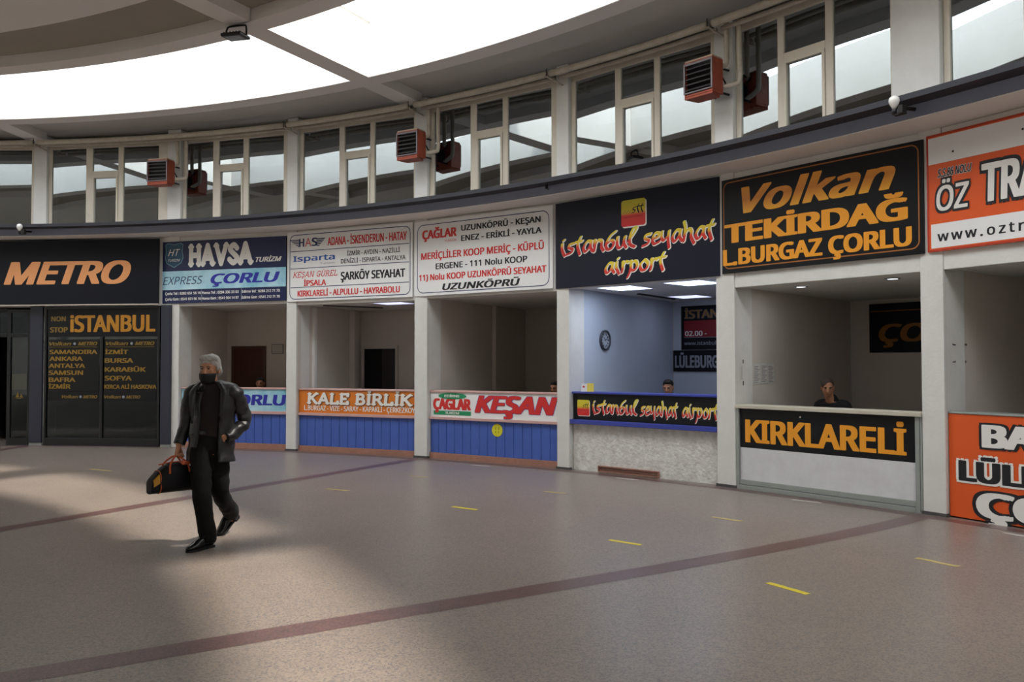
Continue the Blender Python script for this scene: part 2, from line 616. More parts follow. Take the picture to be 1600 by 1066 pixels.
SLAB = {
    'H': (.9, [[(.17, 0), (.17, 1)], [(.73, 0), (.73, 1)], [(.17, .5), (.73, .5)]], [(.17, 0), (.17, 1), (.73, 0), (.73, 1)]),
    'A': (.95, [[(.12, 0), (.46, 1)], [(.46, 1), (.82, 0)], [(.22, .32), (.7, .32)]], [(.12, 0), (.82, 0)]),
    'V': (.95, [[(.12, 1), (.46, 0)], [(.46, 0), (.82, 1)]], [(.12, 1), (.82, 1)]),
    'S': (.75, [cr([(.62, .8), (.4, .97), (.14, .76), (.4, .5), (.64, .26), (.38, .02), (.1, .2)])], []),
    'Ş': (.75, [cr([(.62, .8), (.4, .97), (.14, .76), (.4, .5), (.64, .26), (.38, .02), (.1, .2)]), [(.4, .0), (.46, -.14), (.3, -.22)]], []),
    'K': (.9, [[(.18, 0), (.18, 1)], [(.75, 1), (.22, .45)], [(.35, .6), (.8, 0)]], [(.18, 0), (.18, 1), (.75, 1), (.8, 0)]),
    'L': (.8, [[(.18, 0), (.18, 1)], [(.18, .03), (.7, .03)], [(.68, 0), (.68, .22)]], [(.18, 0), (.18, 1)]),
    'E': (.82, [[(.18, 0), (.18, 1)], [(.18, .03), (.7, .03)], [(.18, .97), (.68, .97)], [(.18, .5), (.5, .5)], [(.68, 0), (.68, .22)], [(.66, 1), (.66, .78)]], [(.18, 0), (.18, 1)]),
    'B': (.85, [[(.18, 0), (.18, 1)], cr([(.18, .97), (.5, .96), (.62, .76), (.5, .54), (.2, .52)]), cr([(.2, .52), (.55, .5), (.7, .26), (.55, .03), (.18, .03)])], [(.18, 0), (.18, 1)]),
    'R': (.9, [[(.18, 0), (.18, 1)], cr([(.18, .97), (.52, .96), (.66, .74), (.52, .5), (.2, .5)]), [(.45, .5), (.8, 0)]], [(.18, 0), (.18, 1), (.8, 0)]),
    'I': (.45, [[(.22, 0), (.22, 1)]], [(.22, 0), (.22, 1)]),
    'İ': (.45, [[(.22, 0), (.22, 1)], [(.2, 1.26), (.25, 1.26)]], [(.22, 0), (.22, 1)]),
    'N': (.95, [[(.18, 0), (.18, 1)], [(.18, 1), (.76, 0)], [(.76, 0), (.76, 1)]], [(.18, 0), (.18, 1), (.76, 1)]),
    'G': (.92, [cr([(.74, .78), (.48, .98), (.16, .75), (.14, .3), (.45, .02), (.74, .14)]), [(.74, .05), (.74, .42)], [(.55, .42), (.86, .42)]], []),
    'Ü': (.92, [cr([(.18, 1), (.18, .3), (.3, .05), (.6, .05), (.74, .3), (.74, 1)], 3), [(.3, 1.22), (.34, 1.22)], [(.58, 1.22), (.62, 1.22)]], [(.18, 1), (.74, 1)]),
    ' ': (.45, [], []),
}


def strokes(s, box, m, parent, table, w=0.2, nib=None, shear=0.0, d=0.004, outline=None, serif=0.0, name='lettering', refit=True):
    """Writing drawn with a pen: each stroke a band, round at joints; nib = (angle, thin/thick)."""
    segs = []
    x = 0
    for ch in s:
        adv, *rest = table[ch]
        for st in rest[0]:
            segs.append(([(px + x, pz) for px, pz in (cr(st) if table is BRUSH else st)], w))
        if serif and len(rest) > 1:
            for (px, pz) in rest[1]:
                segs.append(([(px + x - serif, pz + (.04 if pz < .5 else -.04)), (px + x + serif, pz + (.04 if pz < .5 else -.04))], w * .55))
        x += adv
    xs = [p[0] for st, _ in segs for p in st]
    x0, z0, x1, z1 = box
    sx = (x1 - x0) / (max(xs) - min(xs) + w)
    sz = z1 - z0
    mn = min(xs) - w / 2

    def draw(extra, depth, nm, mm, off=(0, 0)):
        mb = MB()
        for st, ww in segs:
            q = (ww / 2 + extra)
            if nib:
                ca, sa = cos(nib[0]), sin(nib[0])
                el = [(q * cos(2 * pi * i / 12) * ca - q * nib[1] * sin(2 * pi * i / 12) * sa, q * cos(2 * pi * i / 12) * sa + q * nib[1] * sin(2 * pi * i / 12) * ca) for i in range(12)]
            else:
                el = [(q * cos(2 * pi * i / 12), q * sin(2 * pi * i / 12)) for i in range(12)]
            def P(px, pz):
                return (x0 + (px - mn + shear * pz + off[0]) * sx, -depth + (len(mb.f) % 23) * 4e-5, z0 + (pz + off[1]) * sz)
            for (px, pz) in st:
                mb.add([P(px + a, pz + b) for a, b in el], [tuple(range(12))])
            for (ax, az), (bx, bz) in zip(st, st[1:]):
                L = hypot(bx - ax, bz - az) or 1e-6
                nx, nz = -(bz - az) / L, (bx - ax) / L
                # support of the nib across the stroke
                best = max(el, key=lambda e: e[0] * nx + e[1] * nz)
                ex, ez = best
                mb.add([P(ax - ex, az - ez), P(bx - ex, bz - ez), P(bx + ex, bz + ez), P(ax + ex, az + ez)], [(0, 1, 2, 3)])
        return mb.build(nm, mm, parent)
    o = draw(0, d, name, m)
    for i, (e, om, off) in enumerate(outline or []):
        draw(e, d - 0.0012 * (i + 1), name + '_outline', om, off)
    return o


def rect_outline(x0, z0, x1, z1, r, w, m, parent, d=0.0022, name='border'):
    def ring(o):
        pts = []
        for cx, cz, a in ((x1 - r, z1 - r, 0), (x0 + r, z1 - r, 90), (x0 + r, z0 + r, 180), (x1 - r, z0 + r, 270)):
            for i in range(7):
                t = radians(a + 15 * i)
                pts.append((cx + (r + o) * cos(t), cz + (r + o) * sin(t)))
        return pts
    a, b = ring(0), ring(-w)
    n = len(a)
    mb = MB()
    mb.add([(x, -d, z) for x, z in a] + [(x, -d, z) for x, z in b], [(i, (i + 1) % n, n + (i + 1) % n, n + i) for i in range(n)])
    return mb.build(name, m, parent)


def patch(x0, z0, x1, z1, m, parent, name, d=0.002):
    return MB().box(x0, -d, z0, x1, -d + 0.0015, z1).build(name, m, parent)

# ================================================================== the setting
fl = MB()
fl.add([(CX + 24 * cos(2 * pi * i / 96), CY + 24 * sin(2 * pi * i / 96), 0) for i in range(96)], [tuple(range(96))])
struct(fl.build('floor', terr), 'speckled pinkish grey terrazzo floor of the hall', 'floor')
# maroon terrazzo bands let into the floor
for i, (ka, ra, kb, rb, lab) in enumerate([(4.9, 9.6, 4.985, 18.2, 'maroon terrazzo band crossing the foreground floor to the pillar right of the black counter'),
                                           (2.14, 9.0, 2.0, 18.2, 'maroon terrazzo band running behind the walking man to the pillar left of the white counter sign'),
                                           (-1.1, 9.0, -1.08, 18.2, 'short maroon terrazzo band by the dark shop doorway')]):
    A, B = pol(ka, ra), pol(kb, rb)
    t = (B - A).normalized() * 1
    n = Vector((-t.y, t.x, 0)) * .115
    mb = MB()
    N = 24
    vs = []
    for j in range(N + 1):
        u = j / N
        c = A.lerp(B, u)
        if i == 0:
            c = pol(4.88 + .20 * sin(pi * min(1, u * 1.0) * .5) - .105 * u ** 3, ra + (rb - ra) * u)
        vs += [c + n + Vector((0, 0, .0015)), c - n + Vector((0, 0, .0015))]
    mb.add(vs, [(2 * j, 2 * j + 1, 2 * j + 3, 2 * j + 2) for j in range(N)])
    struct(mb.build('trim_%d' % (10 + i), maroon, fix=True), lab, 'floor band')
mb = MB()
mb.sweep([(18.14, 0.0), (18.30, 0.0), (18.30, .0016), (18.14, .0016)], -2.1, 6.1, 90)
struct(mb.build('trim_13', maroon, fix=True), 'thin maroon terrazzo border following the foot of the counters', 'floor band')

# ceiling
zc = Z_C
c1 = MB().sweep([(17.05, zc + .17), (22.8, zc + .17), (22.8, zc + .35), (17.05, zc + .35)], 0, 42, 168)
struct(c1.build('ceiling', panel_paint, fix=True), 'recessed grey ceiling panels between skylight and upper windows', 'ceiling')
c2 = MB().sweep([(13.2, zc + .17), (14.28, zc + .17), (14.28, zc + .35), (13.2, zc + .35)], 0, 42, 168)
struct(c2.build('ceiling', inner_dark, fix=True), 'recessed grey ceiling panels on the inner side of the skylight', 'ceiling')
c3 = MB().sweep([(.3, zc), (13.2, zc), (13.2, zc + .35), (.3, zc + .35)], 0, 42, 168)
struct(c3.build('ceiling', ceil_paint, fix=True), 'broad flat inner ceiling at the upper left of the view', 'ceiling')
b1 = MB().sweep([(16.74, zc), (17.05, zc), (17.05, zc + 1.95), (16.74, zc + 1.95)], 0, 42, 168)  # real beam below; unseen extra height added to narrow the sun patch on the floor
struct(b1.build('ceiling_beam', ceil_paint, fix=True), 'curved grey ring beam along the outer edge of the skylight, upper part added to narrow the sun patch', 'ceiling beam')
b1 = MB().sweep([(14.28, zc), (14.58, zc), (14.58, zc + .88), (14.28, zc + .88)], 0, 42, 168)
struct(b1.build('ceiling_beam', ceil_paint, fix=True), 'curved grey ring beam along the inner edge of the skylight', 'ceiling beam')
s1 = MB().sweep([(16.73, zc + .004), (16.739, zc + .004), (16.739, zc + 1.95), (16.73, zc + 1.95)], 0, 42, 168)  # wall raised past the real shaft top to cut off part of the sunlight
struct(s1.build('wall_skylight', shaft_paint, fix=True), 'white curved outer wall of the skylight shaft, raised to narrow the sun patch', 'skylight wall')
s1 = MB().sweep([(14.581, zc + .004), (14.59, zc + .004), (14.59, zc + .88), (14.581, zc + .88)], 0, 42, 168)
struct(s1.build('wall_skylight', shaft_paint, fix=True), 'white curved inner wall of the skylight shaft', 'skylight wall')
places = {2: 'grey radial ceiling beam crossing the skylight beside the floodlight', -1: 'grey radial ceiling beam at the far left over the dark shop',
          5: 'grey radial ceiling beam over the black and amber counter'}
for j in range(14):
    k = 2 + 3 * j
    k = k - 42 if k > 38 else k
    F = Frame(pol(k - .03 if k != 2 else 1.965, 18.2), pol(k + .01 if k != 2 else 2.035, 13.2))
    r_ = MB()
    def W(s, d, z):
        return F.w(s, d, z)
    L = F.L / 2
    def slab(s0, s1, z0, z1, hw=.175):
        vs = [W(s0, -hw, z0), W(s1, -hw, z0), W(s1, hw, z0), W(s0, hw, z0), W(s0, -hw, z1), W(s1, -hw, z1), W(s1, hw, z1), W(s0, hw, z1)]
        r_.add(vs, [(3, 2, 1, 0), (4, 5, 6, 7), (0, 1, 5, 4), (1, 2, 6, 5), (2, 3, 7, 6), (3, 0, 4, 7)])
    slab(-L, -L + 1.17, zc + .001, zc + .2)
    slab(-L + 1.15, -L + 3.95, zc + .001, zc + .86)
    slab(-L + 3.93, L, zc + .001, zc + .2)
    o = r_.build('ceiling_beam', ceil_paint, fix=True)
    struct(o, places.get(k, 'grey radial ceiling beam in the part of the hall behind the camera'), 'ceiling beam')
    if k not in places:
        o['group'] = 'radial beams behind the camera'
    m2 = MB()
    for sd in (-1, 1):
        m2.add([W(-L + 1.48, sd * .1765, zc + .004), W(-L + 3.6, sd * .1765, zc + .004), W(-L + 3.6, sd * .1765, zc + .85), W(-L + 1.48, sd * .1765, zc + .85)], [(0, 1, 2, 3)])
        m2.add([W(-L + 1.48, sd * .1785, zc + .004), W(-L + 3.6, sd * .1785, zc + .004), W(-L + 3.6, sd * .1785, zc + .85), W(-L + 1.48, sd * .1785, zc + .85)], [(3, 2, 1, 0)])
    w_ = m2.build('wall_skylight', shaft_paint, o)
    gb = MB()
    for sd in (-1, 1):
        a, b = W(-L + 1.46, sd * .20, zc + .86), W(-L + 3.62, sd * .20, zc + .86)
        gb.tube([a, b], .014, 6)
    gb.build('glazing_bar', beige_board, o)

# fascia slab with its drip lip
fa = MB().sweep([(17.82, Z_FB), (18.5, Z_FB), (18.5, Z_FT), (17.76, Z_FT), (17.78, Z_FT - .04)], -2.4, 6.6, 120)
fo = fa.build('trim_1', fascia_paint, fix=True)
struct(fo, 'dark blue grey curved fascia band between signs and upper windows', 'fascia')
lpb = MB().sweep([(17.60, Z_FT - .058), (17.80, Z_FT - .070), (17.80, Z_FT + .002), (17.60, Z_FT + .002)], -2.4, 6.6, 120)
struct(lpb.build('trim_3', mat('black_lip', '#2b2c33', 0.5), fix=True), 'black projecting lip along the top of the curved fascia', 'fascia lip')
sf = MB().sweep([(17.825, Z_FB - .012), (18.42, Z_FB - .012), (18.42, Z_FB - .001), (17.825, Z_FB - .001)], -2.4, 6.6, 120)
struct(sf.build('trim_2', ceil_paint, fix=True), 'beige soffit strip under the dark curved fascia', 'soffit')
uf = MB().sweep([(18.5, 4.12), (22.6, 4.12), (22.6, Z_FT), (18.5, Z_FT)], -2.4, 6.6, 60)
struct(uf.build('floor_upper', dark_room, fix=True), 'floor of the upper storey behind the windows', 'floor')
uw = MB().sweep([(21.6, Z_FT), (21.75, Z_FT), (21.75, zc + .3), (21.6, zc + .3)], -2.4, 6.6, 60)
struct(uw.build('wall_upper', dark_room, fix=True), 'dark rear wall of the upper rooms', 'wall')
for k in (-2.4, 6.6):
    a, b = pol(k, 18.36), pol(k, 22.6)
    F = Frame(a, b)
    mb = MB()
    vs = [F.w(-F.L / 2, -.05, 0), F.w(F.L / 2, -.05, 0), F.w(F.L / 2, .05, 0), F.w(-F.L / 2, .05, 0)]
    vs += [Vector((v.x, v.y, 6.3)) for v in vs]
    mb.add(vs, [(3, 2, 1, 0), (4, 5, 6, 7), (0, 1, 5, 4), (1, 2, 6, 5), (2, 3, 7, 6), (3, 0, 4, 7)])
    struct(mb.build('wall_end', dark_room, fix=True), 'end wall of the row of shops at the %s' % ('dark shop' if k < 0 else 'orange counter'), 'wall')
# the rest of the round hall
hw = MB().sweep([(18.36, 0), (18.6, 0), (18.6, zc + .3), (18.36, zc + .3)], 6.6, 39.6, 132)
struct(hw.build('wall_back', plaster, fix=True), 'plain plastered wall of the hall behind the camera', 'wall')

# pillars
plab = {-1: 'pillar clad in navy beside the dark shop doorway', 0: 'white pillar between the navy shop front and the light blue counter',
        1: 'white pillar between the light blue counter sign and the orange counter sign', 2: 'white pillar between the orange counter sign and the red and white counter sign',
        3: 'white pillar between the blue boarded counter and the cool lit counter', 4: 'white pillar between the cool lit counter and the black and amber counter',
        5: 'broad white pillar between the black and amber counter and the orange panel', 6: 'white pillar beyond the orange panel, outside the view', -2: 'white pillar left of the dark doorway, outside the view'}
PF = {}
for k, (a, b) in PIL.items():
    F = chord(a, b)
    PF[k] = F
    hwid = F.L / 2
    p = MB()
    p.box(-hwid, 0, 0, hwid, .42, Z_FB - .005)
    up = .30 if k == 5 else 0
    p.box(-hwid - up, 0.0, Z_FT, hwid, .42, zc + .16)
    o = at_frame(p.build('pillar', plaster, bevel=.008), F)
    struct(o, plab[k], 'pillar')
    if k >= 1:
        g = MB().box(-hwid - .012, -.012, 0, hwid + .012, .05, .035).build('plinth', mat('dirty_plinth', '#4d4b4a', 0.8, var=0.5, scale=12), o)

# upper windows
WIN = {-2: (-1.2, 1.156, -.42, -.30, .24, .34), -1: (-1.24, 1.074, -.489, -.349, .208, .319), 0: (-1.12, 1.065, -.495, -.364, .183, .296), 1: (-1.20, 1.217, -.374, -.26, .302, .398),
       2: (-1.20, 1.162, -.417, -.297, .235, .336), 3: (-1.17, 1.157, -.423, -.319, .255, .35), 4: (-1.13, .876, -.577, -.486, .079, .178), 5: (-1.18, 1.14, -.42, -.31, .25, .35)}
wl = {-2: 'upper window over the dark shop doorway at the left edge', -1: 'upper window over the navy shop front, left of the leftmost heater', 0: 'upper window over the light blue counter, right of the leftmost heater',
      1: 'upper window over the orange counter, left of the middle heater', 2: 'upper window over the red and white counter, right of the middle heater', 3: 'upper window over the cool lit counter, left of the rightmost heater',
      4: 'upper window over the black and amber counter, right of the rightmost heater', 5: 'upper window at the top right corner over the orange panel'}
for i, (k, (sl, sr, a1, a2, b1_, b2)) in enumerate(WIN.items()):
    F = BAY[k]
    h = F.L / 2
    rt = h if k != 4 else .93
    o = root('window_%d' % (i + 1), F.w(0, .1, Z_FT), F.rot, wl[k], 'window', kind='structure')
    z0, z1 = .0, zc - .02 - Z_FT
    zt0, zt1 = 5.36 - Z_FT, 5.46 - Z_FT
    fr = MB()
    zb, ztop = .09, 5.93 - Z_FT
    fr.box(-h, -.03, z0, sl, .04, z1)
    fr.box(sr, -.03, z0, rt, .04, z1)
    fr.box(sl, -.03, z0, sr, .04, zb)
    fr.box(sl, -.03, ztop, sr, .04, z1)
    fr.box(a1, -.03, zb, a2, .04, ztop)
    fr.box(b1_, -.03, zb, b2, .04, ztop)
    fr.box(a2, -.03, zt0, b1_, .04, zt1)
    fr.build('frame', white_alu, o, bevel=.004)
    sa = MB()
    w = .04
    sa.box(a2 + .002, -.045, zb, a2 + w, .02, zt0 - .002)
    sa.box(b1_ - w, -.045, zb, b1_ - .002, .02, zt0 - .002)
    sa.box(a2 + w, -.045, zb, b1_ - w, .02, zb + w)
    sa.box(a2 + w, -.045, zt0 - w, b1_ - w, .02, zt0 - .002)
    so = sa.build('sash', white_alu, o, bevel=.003)
    MB().box(a2 + w, -.004, zb + w, b1_ - w, 0, zt0 - w).build('pane', upper_glass, so)
    MB().box(sl, -.004, zb, a1, 0, ztop).build('pane', upper_glass, o)
    MB().box(b2, -.004, zb, sr, 0, ztop).build('pane', upper_glass, o)
    MB().box(a2, -.004, zt1, b1_, 0, ztop).build('pane', upper_glass, o)

# shop shells: header walls, partitions, back walls, ceilings
OPEN = {-2: 2.75, -1: 2.75, 0: 2.735, 1: 2.70, 2: 2.72, 3: 2.745, 4: 2.585, 5: 2.585}
cname = {-2: 'dark doorway', -1: 'navy shop front', 0: 'light blue counter', 1: 'orange counter', 2: 'red and white counter', 3: 'cool lit counter', 4: 'black and amber counter', 5: 'orange panel counter'}
for k, zo in OPEN.items():
    F = BAY[k]
    h = F.L / 2
    o = at_frame(MB().box(-h + .001, .012, zo, h - .001, .2, Z_FB - .014).build('wall_header', plaster, bevel=.006), F)
    struct(o, 'plaster wall strip behind the sign over the ' + cname[k], 'wall')
    B = BACK[k]
    hb = B.L / 2 + .10
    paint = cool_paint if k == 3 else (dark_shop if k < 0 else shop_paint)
    o = at_frame(MB().box(-hb, 0, 0, hb, .12, 4.1).build('wall_back', paint), B)
    struct(o, 'back wall of the booth behind the ' + cname[k], 'wall')
    zcl = zo + .012
    c = MB()
    A_, B_, C_, D_ = pol(PIL[k][1], 18.36 + .06), pol(PIL[k + 1][0], 18.36 + .06), pol(k + 1, BACKR[k] + .05), pol(k, BACKR[k] + .05)
    c.prism_z([(p.x, p.y) for p in (A_, B_, C_, D_)], zcl, zcl + .06)
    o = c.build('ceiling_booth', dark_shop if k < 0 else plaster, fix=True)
    struct(o, 'ceiling of the booth behind the ' + cname[k], 'ceiling')
for k in range(-2, 6):
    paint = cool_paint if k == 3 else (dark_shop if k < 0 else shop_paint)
    for side, F, y0, y1 in (('left', LEFT[k], 0, .035), ('right', RIGHT[k], -.035, 0)):
        if (k == -2 and side == 'right') or (k == -1 and side == 'left'):
            continue
        o = at_frame(MB().box(-F.L / 2, y0, 0, F.L / 2, y1, 4.1).build('wall_partition', paint), F)
        struct(o, '%s side wall of the booth behind the %s' % (side, cname[k]), 'wall')

# ================================================================== big signs over the openings
def board(key, x0, z0, x1, z1, m, label, name='shop_sign', d=0.03, group=None, cat='sign'):
    F = BAY[key]
    o = root(name, F.w(0, -d, 0), F.rot, label, cat, group)
    MB().box(x0, -.0, z0, x1, .028, z1).build('panel', m, o, bevel=.002)
    return o


LT = letters
# --- METRO
o = board('M', -1.93, 2.785, 1.985, 4.055, metro_navy, 'wide dark navy sign with one slanted tan orange word over the navy shop front')
LT('METRO', (-1.244, 3.185, 1.416, 3.635), ink_orange, o, .06, .28)
MB().box(-1.93, -.012, 2.765, 1.985, .03, 2.785).build('lower_trim', beige_board, o)
# --- HAVSA
o = board(0, -1.30 - .26, 2.79, 1.19, 3.995, havsa_navy, 'dark blue sign with fat white capitals and a pale blue EXPRESS ÇORLU band')
patch(-1.56, 3.053, 1.19, 3.415, bluefade, o, 'pale_band')
strokes('HAVSA', (-.99, 3.53, .52, 3.885), ink_white, o, SLAB, w=.31, serif=.13)
LT('TURİZM', (.54, 3.53, 1.10, 3.62), ink_white, o, .03, .3)
LT('EXPRESS', (-1.545, 3.155, -.63, 3.305), ink_dkblue, o, -.005, .25)
LT('ÇORLU', (-.455, 3.145, 1.064, 3.335), ink_blue, o, .035, .22)
for i, (a, b) in enumerate([('Çorlu Tel : 0282 651 56 16', 'Çorlu Gsm : 0541 651 56 16'), ('Havsa Tel : 0284 336 33 03', 'Havsa Gsm : 0541 904 14 97'), ('Edirne Tel : 0284 212 71 70', 'Edirne Gsm : 0541 212 71 70')]):
    x = (-1.49, -.645, .245)[i]
    LT(a, (x, 2.955, x + .82, 3.005), ink_white, o, .025)
    LT(b, (x, 2.845, x + .82, 2.895), ink_white, o, .025)
for x in (-.655, .232):
    patch(x - .005, 2.815, x + .005, 3.045, ink_grey, o, 'divider')
sh = [(-1.50, 3.93), (-1.44, 3.965), (-1.29, 3.935), (-1.14, 3.965), (-1.08, 3.93), (-1.10, 3.80), (-1.075, 3.68), (-1.12, 3.57), (-1.29, 3.48), (-1.46, 3.57), (-1.505, 3.68), (-1.48, 3.80)]
e = MB()
e.add([(x, -.003, z) for x, z in sh], [tuple(range(len(sh)))])
em = e.build('emblem', mat('teal_emblem', '#1d4a66', 0.4), o, fix=True)
e = MB()
n = len(sh)
cxs, czs = -1.29, 3.75
inn = [(cxs + (x - cxs) * .94, czs + (z - czs) * .95) for x, z in sh]
e.add([(x, -.0045, z) for x, z in sh] + [(x, -.0045, z) for x, z in inn], [(i, (i + 1) % n, n + (i + 1) % n, n + i) for i in range(n)])
e.build('emblem_edge', mat('pale_teal', '#6f98a6', 0.4), em)
LT('HT', (-1.43, 3.715, -1.15, 3.845), ink_white, em, -.01, .35, d=.006)
LT('TURİZM', (-1.43, 3.605, -1.15, 3.65), ink_white, em, .0, .3, d=.006)
# --- the white sign of many towns
o = board(1, -1.478, 2.76, 1.255, 4.05, sign_white, 'white sign of ruled rows headed ADANA, İSKENDERUN, HATAY in red')
rect_outline(-1.42, 2.80, 1.22, 4.0, .12, .014, ink_dkblue, o)
for z in (3.69, 3.37, 3.02):
    patch(-1.40, z - .006, 1.19, z + .006, ink_dkblue, o, 'divider')
LT('H', (-1.20, 3.77, -1.08, 3.92), ink_dkblue, o, .03)
LT('A', (-1.06, 3.77, -.92, 3.92), ink_red, o, .0)
LT('S', (-.91, 3.77, -.78, 3.92), ink_dkblue, o, .05)
wg = MB()
for i in range(5):
    z = 3.905 - .03 * i
    wg.prism([(-1.42 + .045 * i, z), (-1.20, z), (-1.20, z - .016), (-1.405 + .045 * i, z - .016)], -.004, -.003)
    wg.prism([(-.80, z), (-.60 - .03 * i, z), (-.615 - .03 * i, z - .018), (-.80, z - .018)], -.004, -.003)
wg.build('wing_emblem', ink_dkblue, o)
LT('ADANA - İSKENDERUN - HATAY', (-.55, 3.757, 1.146, 3.905), ink_red, o, .03)
LT('Isparta', (-1.339, 3.50, -.384, 3.605), ink_midblue, o, .02)
LT('Turizm', (-.72, 3.425, -.39, 3.46), ink_grey, o, .0)
LT('İZMİR - AYDIN - NAZİLLİ', (-.113, 3.55, 1.003, 3.63), ink_black, o, .015)
LT('DENİZLİ - ISPARTA - ANTALYA', (-.251, 3.415, 1.121, 3.495), ink_black, o, .015)
strokes('KEŞAN GÜREL', (-1.344, 3.205, -.332, 3.305), ink_red, o, SLAB, w=.12, serif=.11, shear=.25)
LT('İPSALA', (-1.087, 3.04, -.578, 3.145), ink_red, o, .03)
LT('ŞARKÖY SEYAHAT', (-.255, 3.115, 1.115, 3.26), ink_black, o, .035)
LT('KIRKLARELİ - ALPULLU - HAYRABOLU', (-1.23, 2.85, 1.005, 2.96), ink_red, o, .03)
# --- ÇAĞLAR
o = board(2, -1.56, 2.765, 1.245, 4.05, sign_white, 'white sign of red and black town rows with slanted UZUNKÖPRÜ at the foot')
rect_outline(-1.49, 2.81, 1.185, 3.985, .13, .013, ink_dkblue, o)
LT('ÇAĞLAR', (-1.377, 3.735, -.627, 3.885), ink_red, o, .07)
LT('TURİZM', (-.888, 3.655, -.636, 3.69), ink_red, o, .0)
LT('UZUNKÖPRÜ - KEŞAN', (-.535, 3.81, 1.028, 3.905), ink_black, o, .03)
LT('ENEZ - ERİKLİ - YAYLA', (-.535, 3.64, 1.046, 3.735), ink_black, o, .03)
LT('MERİÇLİLER KOOP MERİÇ - KÜPLÜ', (-1.401, 3.385, 1.086, 3.50), ink_red, o, .03)
LT('ERGENE - 111 Nolu KOOP', (-1.079, 3.205, .777, 3.305), ink_black, o, .025)
LT('11) Nolu KOOP UZUNKÖPRÜ SEYAHAT', (-1.446, 3.025, 1.132, 3.13), ink_red, o, .03)
LT('UZUNKÖPRÜ', (-.936, 2.845, .64, 2.955), ink_black, o, .05, .2)
# --- istanbul seyahat airport


def emblem(o, x0, z0, x1, z1, d=.003):
    e_ = MB()
    r = (x1 - x0) * .09
    pts = []
    for cx, cz, a in ((x1 - r, z1 - r, 0), (x0 + r, z1 - r, 90), (x0 + r, z0 + r, 180), (x1 - r, z0 + r, 270)):
        for i in range(5):
            t = radians(a + 22.5 * i)
            pts.append((cx + r * cos(t), cz + r * sin(t)))
    e_.add([(x, -d, z) for x, z in pts], [tuple(range(len(pts)))])
    em_ = e_.build('emblem', stt, o, fix=True)
    e2 = MB()
    k = (x1 - x0) * .045
    e2.add([(x + k, -d + .001, z - k) for x, z in pts], [tuple(range(len(pts)))])
    e2.build('emblem_edge', ink_white, em_, fix=True)
    w, h = x1 - x0, z1 - z0
    strokes('stt', (x0 + w * .42, z0 + h * .5, x0 + w * .95, z0 + h * .70), ink_black, em_, BRUSH, w=.24, nib=(.8, .45), d=d + .0015)
    e3 = MB()
    for i in range(9):
        px = x0 + w * (.08 + .045 * i)
        e3.ball((px, -d - .001, z0 + h * (.53 + .03 * (i % 3))), w * .014, .0008, w * .014, 6, 4)
    e3.build('emblem_specks', ink_black, em_)
    LT('istanbul seyahat', (x0 + w * .12, z0 + h * .33, x0 + w * .88, z0 + h * .385), mat('dark_red_ink', '#7c1518', .5), em_, .0, .2, d=d + .0015)


def brush(s, box, o, parent_d=.006):
    strokes(s, box, brush_fade, o, BRUSH, w=.27, nib=(.9, .5), shear=.05, d=parent_d, outline=[(.045, ink_white, (.05, -.05))])


o = board(3, -1.483, 2.755, 1.32, 4.065, sign_navy, 'dark navy sign with yellow and red brush letters under a square emblem')
emblem(o, -.245, 3.565, .17, 3.945)
brush('istanbul', (-1.395, 3.265, .03, 3.43), o)
brush('seyahat', (.09, 3.265, 1.265, 3.43), o)
brush('airport', (-.565, 2.915, .51, 3.07), o)
# --- Volkan
o = board(4, -1.372, 2.775, 1.268, 4.0, sign_black, 'black sign with amber TEKİRDAĞ lettering inside a thin rounded border')
rect_outline(-1.345, 2.83, 1.225, 3.965, .09, .014, mat('copper_line', '#a0622a', .5), o)
LT('Volkan', (-1.06, 3.525, .97, 3.86), amber_fade, o, .05, .3)
LT('TEKİRDAĞ', (-1.33, 3.165, 1.10, 3.41), ink_amber, o, .07)
LT('L.BURGAZ ÇORLU', (-1.355, 2.875, 1.14, 3.085), ink_amber, o, .065)
# --- ÖZ TRAKYA
o = board(5, -1.398, 2.78, 1.42, 4.02, orange_vinyl, 'orange sign with white bands and black edged white letters at the top right')
patch(-1.375, 3.705, 1.40, 3.985, sign_white, o, 'white_band')
patch(-1.355, 2.815, 1.38, 3.07, sign_white, o, 'white_band')
rect_outline(-1.398, 2.78, 1.42, 4.02, .004, .022, red_edge, o)
LT('S.S.86 NOLU', (-1.273, 3.555, -.90, 3.64), ink_black, o, .03, .25, d=.006, outline=[(.035, ink_white)])
LT('ÖZ', (-1.29, 3.20, -.93, 3.46), ink_white, o, .02, .12, d=.007, outline=[(.07, ink_black)])
LT('TRAKYA', (-.80, 3.215, .36, 3.60), ink_white, o, .04, .06, d=.007, outline=[(.07, ink_black)])
LT('www.oztrakya.com', (-1.284, 2.88, .52, 2.985), ink_black, o, .02, gap=1.3)
e = MB()
for x, z in ((.35, 3.80), (.5, 3.80), (-.39, 3.86), (-1.1, 3.80)):
    e.ball((x, -.002, z), .012, .003, .012, 6, 4)
e.build('screw', iron, o)

